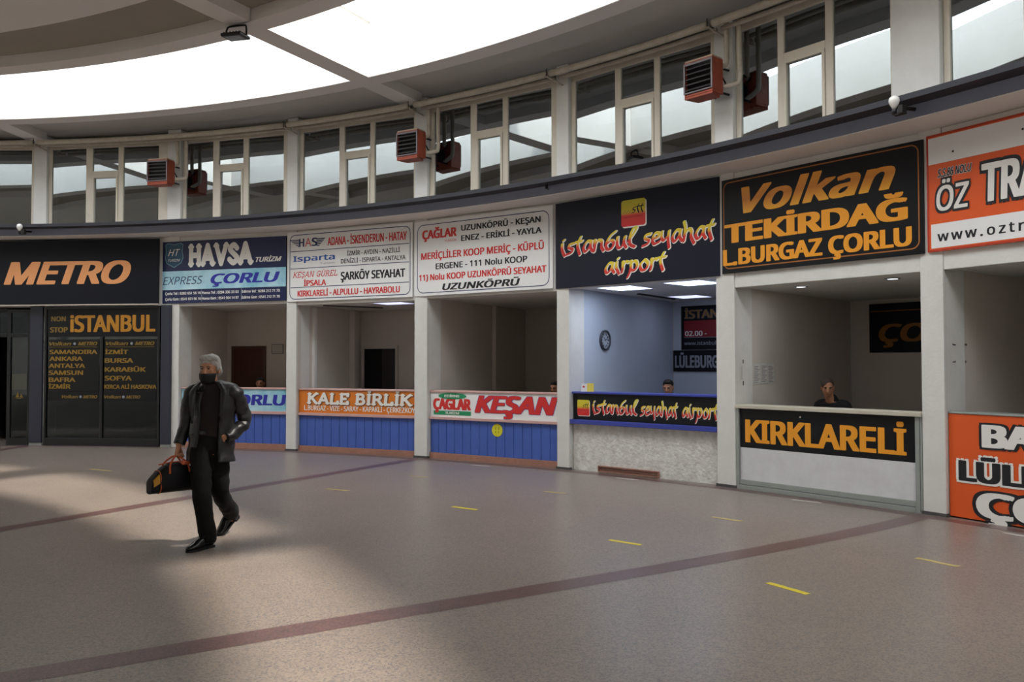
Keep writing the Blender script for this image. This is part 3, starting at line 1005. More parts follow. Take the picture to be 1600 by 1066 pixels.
# ================================================================== the navy shop front
F = BAY['G']
h = F.L / 2
o = root('shop_window', F.w(0, 0, 0), F.rot, 'navy framed shop window lettered NON STOP İSTANBUL with gold town names', 'shop window')
fr = MB()
fr.box(-1.235, -.03, 0, -1.19, .06, 2.75)
fr.box(1.19, -.03, 0, 1.235, .06, 2.75)
fr.box(-1.19, -.03, 0, 1.19, .06, .15)
fr.box(-1.19, -.03, 2.70, 1.19, .06, 2.75)
fr.box(-.03, -.03, .15, .03, .06, 2.15)
fr.build('frame', black_alu, o, bevel=.004)
MB().box(-1.19, 0, .15, -.03, .006, 2.15).build('pane', shop_glass, o)
MB().box(.03, 0, .15, 1.19, .006, 2.15).build('pane', shop_glass, o)
hd = MB().box(-1.19, -.015, 2.15, 1.19, .02, 2.70).build('header_panel', sign_black, o, bevel=.003)
bd = MB().box(-1.15, -.010, .89, -.04, -.002, 1.07)
bd.box(.04, -.010, .89, 1.15, -.002, 1.07)
bd.build('dark_band', sign_black, o)
fb = MB().box(-1.15, -.006, 1.08, -.06, -.002, 2.10)
fb.box(.05, -.006, 1.08, 1.16, -.002, 2.10)
fb.build('smoked_film', mat('smoked_film', '#111315', 0.35, spec=.25), o)
gl = ink_gold
LT('NON', (-1.1, 2.462, -.781, 2.56), ink_dullgold, o, .04, d=.018)
LT('STOP', (-1.125, 2.242, -.736, 2.344), ink_dullgold, o, .04, d=.018)
LT('iSTANBUL', (-.686, 2.245, 1.132, 2.575), mat('bright_gold_vinyl', '#b27a20', .5), o, .055, d=.018)
for x0, x1, z in ((-1.139, -.1, 1.98), (.084, 1.115, 1.98), (-.854, -.086, .935), (.063, .83, .935)):
    w = x1 - x0
    hh = .07 if z > 1.5 else .06
    LT('Volkan', (x0, z, x0 + w * .46, z + hh), ink_dullgold, o, .03, .3, d=.012)
    LT('METRO', (x0 + w * .6, z, x1, z + hh), ink_dullgold, o, .04, .3, d=.012)
    MB().ball((x0 + w * .53, -.012, z + hh * .5), .028, .002, .028, 10, 6).build('dot', ink_grey, o)
    if z > 1.5:
        patch(x0, z - .035, x1, z - .028, ink_dullgold, o, 'rule', d=.012)
for s, b in [('SAMANDIRA', (-1.136, 1.81, -.098, 1.894)), ('ANKARA', (-1.134, 1.675, -.409, 1.76)), ('ANTALYA', (-1.148, 1.535, -.356, 1.62)), ('SAMSUN', (-1.146, 1.396, -.398, 1.485)),
             ('BAFRA', (-1.144, 1.258, -.561, 1.343)), ('İZMİR', (-1.142, 1.123, -.664, 1.21)), ('İZMİT', (.067, 1.806, .562, 1.89)), ('BURSA', (.061, 1.636, .67, 1.723)),
             ('KARABÜK', (.063, 1.46, .94, 1.548)), ('SOFYA', (.065, 1.287, .642, 1.378)), ('KIRCA ALİ HASKOVA', (.06, 1.125, 1.165, 1.205))]:
    LT(s, b, mat('soft_gold_vinyl', '#8c6c25', .5), o, .05, d=.012)
# pale poster fragment and slip leaning inside the glass
pp = root('paper_poster', F.w(-1.0, .06, .16), F.rot, 'pale paper poster standing inside the navy shop window, lower left', 'poster')
MB().prism([(-.16, 0), (-.06, 0), (-.04, .55), (.02, .62), (.22, .66), (.24, .72), (-.16, .72)], 0, .004).build('sheet', mat('pale_paper', '#7d8685', .7), pp)
# navy pilasters
for ka, kb, lab in ((-1.098, -1.004, 'navy cladding panel between the dark doorway and the shop window'), (-.079, -.0005, 'navy cladding panel right of the shop window lettered İSTANBUL')):
    F2 = chord(ka, kb)
    q = root('cladding_panel', F2.w(0, -.02, 0), F2.rot, lab, 'cladding')
    l2 = F2.L / 2
    MB().box(-l2, -.03, .05, l2, .018, 2.76).build('panel', navy, q, bevel=.004)
    MB().box(-l2, -.02, 0, l2, .018, .05).build('kick_plate', grey_alu, q)
# door leaf and transoms of the dark doorway
F = BAY[-2]
dr = root('door_1', F.w(.98, .02, 0), F.rot, 'dark glazed door leaf beside the navy panel at the left edge', 'door', kind='structure')
m_ = MB()
m_.box(-.22, -.03, 0, -.15, .03, 2.7)
m_.box(.19, -.03, 0, .26, .03, 2.7)
m_.box(-.15, -.03, 0, .19, .03, .14)
m_.box(-.15, -.03, 2.15, .19, .03, 2.22)
m_.box(-.15, -.03, 2.64, .19, .03, 2.7)
m_.build('frame', black_alu, dr, bevel=.003)
MB().box(-.15, 0, .14, .19, .006, 2.15).build('pane', shop_glass, dr)
MB().box(-.15, 0, 2.22, .19, .006, 2.64).build('pane', shop_glass, dr)
pn = MB().box(-.13, -.008, 1.1, .17, -.002, 1.42).build('paper_notice', mat('dim_paper', '#4b4a42', .7), dr)
tri = MB()
for a, b, c in (((-.05, .95), (.0, 1.06), (.02, .95)), ((.03, .95), (.06, 1.02), (.10, .95)), ((-.09, .94), (.13, .94), (.02, .925))):
    tri.add([(a[0], -.009, a[1]), (b[0], -.009, b[1]), (c[0], -.009, c[1])], [(0, 1, 2)])
tri.build('emblem', ink_dullgold, dr, fix=True)
fx = root('door_2', F.w(-.3, .02, 0), F.rot, 'black transom bar and glazing over the open doorway at the left edge', 'door', kind='structure')
m_ = MB()
m_.box(-.95, -.03, 2.15, 1.05, .03, 2.22)
m_.box(-.95, -.03, 2.66, 1.05, .03, 2.72)
m_.box(.25, -.03, 2.22, .31, .03, 2.66)
m_.box(-.95, -.03, 0, -.88, .03, 2.15)
m_.build('frame', black_alu, fx, bevel=.003)
MB().box(.31, 0, 2.22, 1.05, .006, 2.66).build('pane', shop_glass, fx)
MB().box(-.95, 0, 2.22, .25, .006, 2.66).build('pane', shop_glass, fx)


# ================================================================== counters
def counter(k, d, label, ztop, top_m, sign=None, ledge=None, boards=None, base=None, body=None, topth=.03, topover=.05, topd=.26, name='ticket_counter'):
    """A booth counter across one bay: front face at depth d."""
    F = BAY[k]
    h = F.L / 2 - .006
    o = root(name, F.w(0, d, 0), F.rot, label, 'counter')
    MB().box(-h, -topover, ztop - topth, h, topd, ztop).build('counter_top', top_m, o, bevel=.006)
    if sign:
        z0, z1, m = sign
        MB().box(-h + .004, 0, z0, h - .004, .03, z1).build('sign_panel', m, o, bevel=.002)
    if ledge:
        z0, z1, m, pr = ledge
        MB().box(-h, -pr, z0, h, .03, z1).build('ledge', m, o, bevel=.006)
    if boards:
        z0, z1, m, n = boards
        b = MB()
        w = 2 * h / n
        for i in range(n):
            b.box(-h + i * w + .004, .012, z0, -h + (i + 1) * w - .004, .032, z1)
        b.box(-h, .03, z0, h, .05, z1)
        b.build('board_front', m, o, bevel=.004)
    if base:
        z1, m = base
        MB().box(-h, -.012, 0, h, .05, z1).build('base_strip', m, o, bevel=.004)
    if body:
        z0, z1, m = body
        MB().box(-h, 0, z0, h, .12, z1).build('front_panel', m, o, bevel=.003)
    return o


c = counter(0, .08, 'ticket counter with pale blue EXPRESS ÇORLU panel over blue boards, behind the man', 1.16, pink_wood,
            (.72, 1.13, bluefade), (.665, .72, pink_wood, .03), (.11, .665, blue_wood, 13), (.11, terracotta), topover=.02)
LT('EXPRESS', (-1.15, .845, -.30, 1.0), ink_dkblue, c, -.005, .25)
LT('ÇORLU', (-.19, .83, 1.145, 1.03), ink_blue, c, .04, .1)
c = counter(1, .08, 'ticket counter with orange panel in white slab letters over blue boards', 1.155, pink_wood,
            (.71, 1.125, kale_orange), (.66, .71, pink_wood, .03), (.10, .66, blue_wood, 14), (.10, terracotta), topover=.02)
strokes('KALE BİRLİK', (-1.11, .885, 1.22, 1.065), ink_white, c, SLAB, w=.24, serif=.13, shear=.06, d=.006, outline=[(.05, mat('brown_shadow_ink', '#7a4a24', .5), (.04, -.05))])
LT('L.BURGAZ - VİZE - SARAY - KAPAKLI - ÇERKEZKÖY', (-1.15, .755, 1.25, .845), ink_white, c, .02)
c = counter(2, .08, 'ticket counter with white panel lettered KEŞAN in red over blue boards', 1.155, pink_wood,
            (.71, 1.125, sign_white), (.665, .71, pink_wood, .03), (.10, .665, blue_wood, 15), (.10, terracotta), topover=.02)
LT('ÇAĞLAR', (-1.221, .835, -.414, 1.02), ink_red, c, .10)
el = MB()
el.add([(-.805 + .30 * cos(2 * pi * i / 24), -.006, 1.065 + .052 * sin(2 * pi * i / 24)) for i in range(24)], [tuple(range(24))])
el.build('green_oval', ink_green, c, fix=True)
LT('EDİRNE', (-.97, 1.045, -.65, 1.085), ink_white, c, .03, d=.009)
patch(-1.21, .745, -.414, .815, ink_green, c, 'green_bar', d=.003)
LT('TURİZM', (-.96, .76, -.66, .80), ink_white, c, .03, d=.006)
LT('KEŞAN', (-.335, .805, 1.262, 1.085), ink_red, c, .07, .25, d=.006, outline=[(.012, ink_blue)])
stk = tag(MB().lathe([(.105, 0), (.105, .003)], n=28).build('round_sticker', sticker_yellow), 'round yellow sticker on the blue boards under the KEŞAN panel', 'sticker')
stk.location = BAY[2].w(.11, .09, .53)
stk.rotation_euler = (radians(90), 0, BAY[2].rot)
fp = MB()
for px in (-.03, .03):
    fp.ball((px, .03, .004), .016, .03, .002, 8, 4)
    fp.ball((px, -.03, .004), .013, .016, .002, 8, 4)
fp.build('footprints', mat('olive_print', '#a59d2a', .5), stk)
c = counter(3, .09, 'white plastered ticket counter with black brush lettered panel between blue ledges', 1.185, blue_ledge_m,
            (.765, 1.155, sign_black), (.70, .765, blue_ledge_m, .09), None, None, (0, .70, rough_plaster), topover=.04)
emblem(c, -1.16, .825, -.93, 1.06)
brush('istanbul', (-.885, .875, -.06, 1.0), c)
brush('seyahat', (-.03, .875, .60, 1.0), c)
brush('airport', (.66, .875, 1.22, 1.0), c)
F = BAY[3]
v = root('floor_vent', F.w(-.23, .075, 0), F.rot, 'rusty brown slot vent low in the white plastered counter', 'vent')
m_ = MB()
m_.box(-.53, -.012, .01, .53, .012, .025)
m_.box(-.53, -.012, .085, .53, .012, .10)
m_.box(-.53, -.012, .025, -.515, .012, .085)
m_.box(.515, -.012, .025, .53, .012, .085)
m_.build('frame', terracotta, v)
m_ = MB()
for i in range(3):
    m_.box(-.515, -.004, .032 + .018 * i, .515, .010, .042 + .018 * i)
m_.build('louvre', mat('rusty_slats', '#7a4a3a', .7, var=.4), v)
c = counter(4, .03, 'white ticket counter with black KIRKLARELİ panel in amber letters', 1.075, beige_board,
            (.53, 1.035, sign_black), None, None, None, (.12, .53, panel_white), topth=.045, topover=.06)
LT('KIRKLARELİ', (-1.075, .60, 1.02, .89), ink_amber, c, .058)
m_ = MB()
hh = BAY[4].L / 2
m_.box(-hh + .004, -.03, .0, -hh + .05, .05, 1.03)
m_.box(hh - .08, -.03, .0, hh - .03, .05, 1.03)
m_.box(hh - .025, -.03, .0, hh - .004, .05, 1.03)
m_.box(-hh + .05, -.02, .06, hh - .08, .03, .12)
m_.box(-hh + .05, -.035, .0, hh - .08, .03, .055)
m_.build('metal_frame', grey_alu, c, bevel=.004)
MB().ball((-.28, -.004, .955), .012, .004, .012, 8, 5).build('bolt', ink_white, c)
c = counter(5, .05, 'ticket counter faced by an orange panel lettered BABAESKİ, LÜLEBURGAZ, ÇORLU at the right edge', 1.10, grey_alu,
            None, None, None, None, (.015, 1.085, orange_vinyl), topth=.02, topover=.01)
LT('BABAESKİ', (-.89, .755, 1.0, .985), ink_white, c, .08, d=.008, outline=[(.07, ink_black)])
LT('LÜLEBURGAZ', (-1.14, .395, 1.12, .605), ink_black, c, .08, d=.008, outline=[(.075, ink_white)])
LT('ÇORLU', (-.96, .05, .95, .305), ink_white, c, .07, d=.008, outline=[(.07, ink_black)])

# ================================================================== people
skin = mat('skin', '#bd8768', 0.5, var=0.25, scale=14, dark='#94604a')
skin_dk = mat('skin_shade', '#a06a4e', 0.5, var=0.25, scale=14, dark='#875540')
grey_hair = mat('grey_hair', '#b9b6b2', 0.7, var=0.7, scale=30, dark='#7d7a78')
brow_m = mat('grey_brow', '#6e6660', 0.7)
dark_hair = mat('dark_hair', '#1d1815', 0.6)
short_hair = mat('short_grey_brown_hair', '#4a3c34', 0.7)
suit = mat('charcoal_jacket', '#151518', 0.42, var=0.25, scale=40, bump=0.15, bscale=60, spec=0.5)
trouser = mat('charcoal_trousers', '#0b0b0b', 0.8, var=0.2, scale=40, bump=0.1, bscale=60, spec=0.2)
shirt_m = mat('brown_shirt', '#1c1210', 0.85, var=0.3, scale=60)
mask_m = mat('black_mask', '#0d0d10', 0.7)
shoe_m = mat('black_leather', '#121214', 0.25)
sole_m = mat('shoe_sole', '#0b0a0a', 0.6)
eye_m = mat('eye_dark', '#1c1411', 0.3)
lip_m = mat('lip', '#84503f', 0.5)
bag_m = mat('black_nylon', '#0c0c10', 0.65, var=0.2, scale=20, spec=0.25)
bag_orange = mat('orange_trim', '#c4562c', 0.5)
bag_yellow = mat('amber_band', '#b8851f', 0.5)
polo_m = mat('black_polo', '#16171a', 0.8)


def remesh(o, vox, it=6, fac=.5):
    r = o.modifiers.new('skin_surface', 'REMESH')
    r.mode = 'VOXEL'
    r.voxel_size = vox
    r.use_smooth_shade = True
    s = o.modifiers.new('soften', 'SMOOTH')
    s.iterations = it
    s.factor = fac
    return o


def head_geo(mb, c, yaw, s=1.0, tilt=0.0):
    """Skull, jaw, nose, brows, cheeks, lips and ears about centre c (between the ears); faces -y before yaw."""
    Rm = Matrix.Rotation(yaw, 3, 'Z') @ Matrix.Rotation(tilt, 3, 'X')
    g = MB()
    g.ball((0, .012, .035), .076, .094, .088, 20, 14)
    g.ball((0, -.022, -.025), .064, .074, .085, 20, 14)
    g.ball((0, -.045, -.085), .040, .042, .032, 14, 10)
    for sx in (-1, 1):
        g.ball((sx * .036, -.066, -.012), .022, .018, .02, 10, 8)
        g.ball((sx * .030, -.080, .028), .022, .012, .008, 10, 6)
        g.ball((sx * .078, .012, -.01), .010, .020, .033, 8, 8)
        g.ball((sx * .085, .020, .004), .008, .012, .02, 8, 8)
    g.loft([(0, -.082, .024), (0, -.098, .0), (0, -.112, -.026), (0, -.094, -.036)], [(.009, .010), (.012, .012), (.017, .013), (.012, .008)], (1, 0, 0), 10, 2)
    g.ball((0, -.092, -.058), .023, .010, .007, 10, 6)
    g.ball((0, -.090, -.068), .019, .010, .007, 10, 6)
    for v in g.v:
        pass
    vs = [Rm @ (Vector(v) * s) + Vector(c) for v in g.v]
    mb.add(vs, g.f)
    return lambda p: Rm @ (Vector(p) * s) + Vector(c)


def hand_geo(mb, wrist, dirv, palm_n, curl, side, s=1.0):
    """Palm, four bent fingers of unequal length and a thumb set on the palm's side."""
    d = Vector(dirv).normalized()
    n = Vector(palm_n)
    n = (n - d * n.dot(d)).normalized()
    u = d.cross(n).normalized() * side
    w = Vector(wrist)
    P = lambda a, b, c: w + d * a * s + u * b * s + n * c * s
    mb.loft([P(-.02, 0, 0), P(.02, 0, 0), P(.06, 0, .002), P(.092, 0, .004)], [(.026 * s, .020 * s), (.034 * s, .017 * s), (.042 * s, .016 * s), (.040 * s, .012 * s)], u, 12, 2)
    for i, (b, L, r) in enumerate([(.030, .072, .0092), (.010, .080, .0095), (-.010, .074, .009), (-.029, .058, .008)]):
        pts = [P(.08, b, .002)]
        a = 0
        pos = Vector((.08, b, .002))
        for j, f in enumerate((.42, .33, .25)):
            a += curl * (1 + .12 * i)
            pos = pos + Vector((cos(a), -.02 * b, sin(a))) * (L * f)
            pts.append(P(*pos))
        mb.loft(pts, [r * s, r * s * .95, r * s * .88, r * s * .7], u, 8, 2)
    mb.loft([P(.018, .03, .004), P(.045, .052, .014), P(.070, .054, .030), P(.088, .046, .042)], [.013 * s, .0115 * s, .010 * s, .008 * s], n, 8, 2)


# ---- the walking man
MAN = root('person', (-2.718, 7.60, 0), 0, 'grey haired man in a dark suit and lowered black mask, walking with a bag', 'person')
b = MB()
hc = (.022, -.01, 1.555)
HY = -.10
H_ = head_geo(b, hc, HY, 1.0, .06)
b.loft([(.03, .01, 1.34), (.028, .008, 1.42), (.024, 0, 1.50)], [.062, .056, .058], (1, 0, 0), 14, 3)
# trunk, legs
b.loft([(.01, .03, .80), (.015, .03, .95), (.03, .03, 1.12), (.045, .03, 1.28), (.05, .03, 1.35), (.04, .02, 1.39)], [(.14, .10), (.145, .10), (.15, .105), (.155, .09), (.11, .06), (.055, .05)], (1, 0, 0), 18, 3)
b.loft([(-.055, .02, .90), (-.015, -.10, .66), (.03, -.17, .43), (.055, -.15, .24), (.062, -.13, .09)], [(.08, .085), (.07, .075), (.052, .055), (.045, .05), (.034, .04)], (1, 0, 0), 12, 3)
b.loft([(.085, .05, .90), (.09, .06, .66), (.085, .10, .42), (.075, .32, .27), (.058, .50, .17)], [(.08, .085), (.07, .075), (.052, .055), (.048, .05), (.034, .04)], (1, 0, 0), 12, 3)
b.loft([(.062, -.13, .10), (.055, -.16, .06), (.03, -.20, .045)], [(.034, .04), (.030, .032), (.02, .018)], (1, 0, 0), 10, 2)
b.loft([(.058, .50, .18), (.062, .515, .14), (.05, .50, .11)], [(.030, .034), (.026, .03), (.018, .018)], (1, 0, 0), 10, 2)
# arms
SR, ER, WR = (-.13, .05, 1.29), (-.205, .05, 1.08), (-.248, -.02, .875)
SL, EL, WL = (.225, .055, 1.29), (.285, .13, 1.09), (.158, -.055, .955)
b.loft([(-.05, .045, 1.32), SR, (-.18, .045, 1.2), ER, (-.228, .02, .98), WR], [.035, .042, .046, .043, .04, .028], (0, 1, 0), 12, 3)
b.loft([(.14, .045, 1.32), SL, (.265, .085, 1.2), EL, (.23, .03, 1.0), WL], [.035, .042, .046, .043, .04, .028], (0, 1, 0), 12, 3)
hand_geo(b, WR, (-.12, -.18, -1), (.98, -.1, -.2), 1.0, -1)
hand_geo(b, WL, (-.45, .18, -.88), (.3, 1, 0), .25, -1)
remesh(b.build('body', skin, MAN), .0062, 4)
for sx in (-1, 1):
    e = MB()
    p = H_((sx * .030, -.089, .012))
    e.ball(p, .011, .006, .0055, 8, 6)
    e.build('eye', eye_m, MAN, smooth=True)
    e = MB()
    e.loft([H_((sx * .014, -.096, .030)), H_((sx * .032, -.096, .036)), H_((sx * .05, -.086, .029))], [(.003, .003), (.004, .004), (.0025, .003)], (0, 0, 1), 8, 3)
    e.build('eyebrow', brow_m, MAN, smooth=True)
hb = MB()
hb.ball(H_((0, .022, .06)), .088, .098, .078, 24, 16, .10, 3)
hb.ball(H_((.03, -.03, .098)), .058, .052, .036, 16, 10, .15, 3)
hb.ball(H_((-.03, -.025, .095)), .052, .052, .036, 16, 10, .15, 3)
for sx in (-1, 1):
    hb.ball(H_((sx * .074, .015, .035)), .022, .045, .052, 12, 10, .15, 3)
hb.ball(H_((.01, .085, -.01)), .068, .038, .07, 16, 10, .1, 3)
hair = remesh(hb.build('hair', grey_hair, MAN), .006, 2)
dm = hair.modifiers.new('strands', 'DISPLACE')
tx = bpy.data.textures.new('strand_noise', 'CLOUDS')
tx.noise_scale = .018
dm.texture = tx
dm.strength = .012
dm.mid_level = .5
mk = MB()
rows = []
for i, (z, ry, rx, cy) in enumerate([(-.030, .094, .071, -.022), (-.048, .098, .073, -.022), (-.075, .097, .068, -.024), (-.105, .088, .060, -.022), (-.128, .070, .052, -.012)]):
    for j in range(17):
        th = radians(-80 + 10 * j)
        bul = .014 * max(0, cos(th * 1.6)) if i in (0, 1) else .006
        rows.append(H_((rx * sin(th) * 1.08, cy - (ry * cos(th) + bul) * (1 if cos(th) > 0 else .4), z)))
mk.add(rows, [(i * 17 + j, i * 17 + j + 1, (i + 1) * 17 + j + 1, (i + 1) * 17 + j) for i in range(4) for j in range(16)])
mo = mk.build('face_mask', mask_m, MAN, smooth=True, fix=True)
sd_ = mo.modifiers.new('cloth', 'SOLIDIFY')
sd_.thickness = .004
st = MB()
for sx in (-1, 1):
    st.tube([H_((sx * .074, -.035, -.035)), H_((sx * .082, -.01, -.008)), H_((sx * .09, .03, .012))], .002, 6, 3)
st.build('ear_loop', mask_m, mo, smooth=True)
# shirt
s_ = MB()
s_.loft([(.0, .02, .96), (.01, .025, 1.04), (.03, .025, 1.16), (.045, .025, 1.28), (.045, .02, 1.365), (.035, .012, 1.415), (.03, .008, 1.44)],
        [(.152, .118), (.152, .120), (.160, .122), (.172, .116), (.15, .088), (.105, .078), (.072, .070)], (1, 0, 0), 24, 4, wob=.006, wsc=14)
s_.build('shirt', shirt_m, MAN, smooth=True)
# jacket: an open wrap, sleeves, lapels
j = MB()
CJ = [(.02, .04, .74), (.022, .04, .84), (.025, .04, .96), (.035, .035, 1.10), (.048, .03, 1.24), (.052, .03, 1.33), (.050, .03, 1.375), (.040, .022, 1.415), (.034, .02, 1.445)]
RJ = [(.215, .165), (.208, .16), (.197, .15), (.192, .145), (.207, .135), (.214, .118), (.192, .098), (.128, .086), (.080, .080)]
j.loft(CJ, RJ, (1, 0, 0), 44, 6, cap=False, wob=.014, wsc=9, arc=(radians(-58), radians(248)), seed=3, fold=.0022)
jo = j.build('jacket', suit, MAN, smooth=True)
sd_ = jo.modifiers.new('cloth', 'SOLIDIFY')
sd_.thickness = .010
sd_.offset = -1
sl = MB()
sl.loft([(-.09, .03, 1.375), (-.145, .03, 1.345), (-.178, .04, 1.25), (-.198, .055, 1.13), (-.215, .045, 1.03), (-.235, .01, .94), (-.246, -.012, .89)],
        [(.06, .06), (.075, .07), (.070, .064), (.064, .060), (.062, .058), (.055, .052), (.050, .048)], (0, 1, 0), 20, 6, wob=.010, wsc=15, fold=.0042, seed=1)
sl.build('sleeve', suit, jo, smooth=True)
sl = MB()
sl.loft([(.17, .03, 1.375), (.225, .035, 1.345), (.262, .075, 1.25), (.283, .115, 1.15), (.288, .125, 1.08), (.258, .07, 1.02), (.212, -.01, .975), (.182, -.05, .955)],
        [(.06, .06), (.078, .07), (.074, .066), (.069, .064), (.068, .064), (.062, .058), (.056, .052), (.052, .048)], (0, 1, 0), 20, 6, wob=.014, wsc=15, fold=.011, seed=5)
sl.build('sleeve', suit, jo, smooth=True)
lp = MB()
for sx, x0 in ((-1, .0), (1, .07)):
    a = [(x0 + sx * .035, -.072, 1.445), (x0 + sx * .075, -.085, 1.38), (x0 + sx * .075, -.108, 1.24), (x0 + sx * .085, -.118, 1.08)]
    c_ = [(x0 + sx * .075, -.03, 1.452), (x0 + sx * .135, -.082, 1.36), (x0 + sx * .125, -.117, 1.27), (x0 + sx * .095, -.124, 1.08)]
    base_i = len(lp.v)
    n = 10
    vs = []
    for q in range(n + 1):
        t = q / n * 3
        i0 = min(int(t), 2)
        f = t - i0
        for L_ in (a, c_):
            vs.append(Vector(L_[i0]).lerp(Vector(L_[i0 + 1]), f))
    lp.add(vs, [(2 * q, 2 * q + 1, 2 * q + 3, 2 * q + 2) for q in range(n)])
lo = lp.build('lapel', suit, jo, smooth=True, fix=True)
sd_ = lo.modifiers.new('cloth', 'SOLIDIFY')
sd_.thickness = .012
bt = MB()
bt.ball((-.085, -.125, .99), .009, .004, .009, 10, 6)
bt.build('button', sole_m, jo, smooth=True)
# trousers
t = MB()
t.loft([(.0, .03, 1.01), (.0, .03, .93), (.012, .03, .84), (.012, .02, .78)], [(.148, .118), (.155, .128), (.150, .128), (.10, .09)], (1, 0, 0), 24, 4)
t.loft([(-.055, .02, .90), (-.030, -.06, .74), (.0, -.13, .58), (.028, -.18, .43), (.045, -.165, .28), (.058, -.145, .14), (.060, -.142, .055)],
       [(.096, .108), (.092, .102), (.086, .094), (.079, .085), (.076, .082), (.075, .084), (.076, .088)], (1, 0, 0), 22, 7, wob=.012, wsc=11, fold=.003, seed=2)
t.loft([(.075, .04, .90), (.085, .05, .74), (.09, .065, .58), (.088, .10, .44), (.085, .22, .345), (.075, .36, .265), (.062, .485, .205)],
       [(.096, .108), (.092, .100), (.085, .092), (.078, .085), (.073, .080), (.072, .078), (.074, .082)], (1, 0, 0), 22, 7, wob=.012, wsc=11, fold=.003, seed=4)
to = remesh(t.build('trousers', trouser, MAN), .010, 3)
for pts in ([(.060, -.142, .10), (.060, -.135, .045)], [(.066, .47, .22), (.066, .51, .165), (.062, .50, .12)]):
    MB().loft(pts, [(.045, .050)] * len(pts), (1, 0, 0), 14, 3).build('sock', mat('black_sock', '#0e0e10', .9), MAN, smooth=True)
bl = MB()
bl.loft([(.0, .03, .985), (.0, .03, 1.015)], [(.158, .128), (.156, .126)], (1, 0, 0), 24, 1)
bl.build('belt', shoe_m, MAN, smooth=False)


def shoe(heel, toe, roll_up=0.0):
    """Leather shoe from heel to toe; local x forward, z up."""
    hv, tv = Vector(heel), Vector(toe)
    d = (tv - hv).normalized()
    L = .285
    side = Vector((0, 0, 1)).cross(d).normalized()
    up = d.cross(side).normalized()
    P = lambda a, b_, c_: hv + d * a * L + side * b_ + up * c_
    u = MB()
    u.loft([P(0, 0, .045), P(.10, 0, .062), P(.28, 0, .072), P(.50, 0, .062), (P(.72, 0, .042)), P(.90, 0, .032), P(1.0, 0, .026)],
           [(.020, .030), (.036, .046), (.040, .052), (.043, .044), (.048, .030), (.040, .022), (.018, .012)], side, 16, 4)
    u.loft([P(.06, 0, .06), P(.10, 0, .11)], [(.034, .040), (.036, .046)], side, 14, 2)
    so = u.build('shoe', shoe_m, MAN, smooth=True)
    q = MB()
    out = []
    for a, w in ((-.02, .0), (0, .02), (.08, .034), (.25, .036), (.45, .038), (.7, .050), (.88, .044), (.98, .026), (1.03, 0)):
        out.append((a, w))
    pts = [(a, w) for a, w in out] + [(a, -w) for a, w in out[::-1][1:-1]]
    n = len(pts)
    vs = [P(a, w, .0) for a, w in pts] + [P(a, w, .016) for a, w in pts]
    q.add(vs, [tuple(range(n - 1, -1, -1)), tuple(range(n, 2 * n))] + [(i, (i + 1) % n, n + (i + 1) % n, n + i) for i in range(n)])
    hq = [(-.02, .0), (0, .022), (.08, .034), (.24, .034), (.24, -.034), (.08, -.034), (0, -.022)]
    n = len(hq)
    q.add([P(a, w, -.016 if roll_up else .0) for a, w in hq] + [P(a, w, .004) for a, w in hq], [tuple(range(n - 1, -1, -1)), tuple(range(n, 2 * n))] + [(i, (i + 1) % n, n + (i + 1) % n, n + i) for i in range(n)])
    q.build('sole', sole_m, so, fix=True)


shoe((.098, -.085, .001), (-.045, -.325, .001))
shoe((.088, .590, .155), (-.010, .405, .008), 1)

# ---- the holdall in his hand
hx, hy, hz = -.262, -.055, .775
BAG = root('holdall_bag', (-2.718 - .262, 7.60 - .045, .478), radians(46), 'black holdall with orange piping and amber end band in the walking man\'s hand', 'bag')
BAG.scale = (.9, .9, .9)
bb = MB()
prof = []
xs = [-.262, -.255, -.235, -.19, -.13, -.05, .05, .13, .19, .235, .255, .262]
for x in xs:
    u = abs(x) / .262
    top = .285 * (1 - u ** 2.4 * .58) if u < 1 else .05
    prof.append((x, top))
n = 22
rows = []
for x, top in prof:
    u = abs(x) / .262
    wd = .098 * (1 - .25 * u ** 3)
    if u > .985:
        top, wd = top * .8, wd * .7
    for q in range(n):
        a = 2 * pi * q / n
        ca, sa = cos(a), sin(a)
        yy = wd * (abs(ca) ** .7) * (1 if ca > 0 else -1)
        zz = top / 2 + top / 2 * (abs(sa) ** .75) * (1 if sa > 0 else -1)
        nz = noise.noise(Vector((x * 9, yy * 9, zz * 9)))
        rows.append((x, yy * (1 + .06 * nz), zz + (.008 * nz if zz > .03 else 0)))
m = len(prof)
bb.add(rows, [(i * n + q, (i + 1) * n + q, (i + 1) * n + (q + 1) % n, i * n + (q + 1) % n) for i in range(m - 1) for q in range(n)] + [tuple(range(n)), tuple((m - 1) * n + q for q in range(n - 1, -1, -1))])
bo = bb.build('bag_body', bag_m, BAG, smooth=True, fix=True)


def bag_ring(x, off, zmin=None):
    u = abs(x) / .262
    top = .285 * (1 - u ** 2.4 * .58)
    wd = .098 * (1 - .25 * u ** 3)
    pts = []
    for q in range(n + 1):
        a = 2 * pi * q / n
        ca, sa = cos(a), sin(a)
        pts.append((x, (wd + off) * (abs(ca) ** .7) * (1 if ca > 0 else -1), top / 2 + (top / 2 + off) * (abs(sa) ** .75) * (1 if sa > 0 else -1)))
    return pts


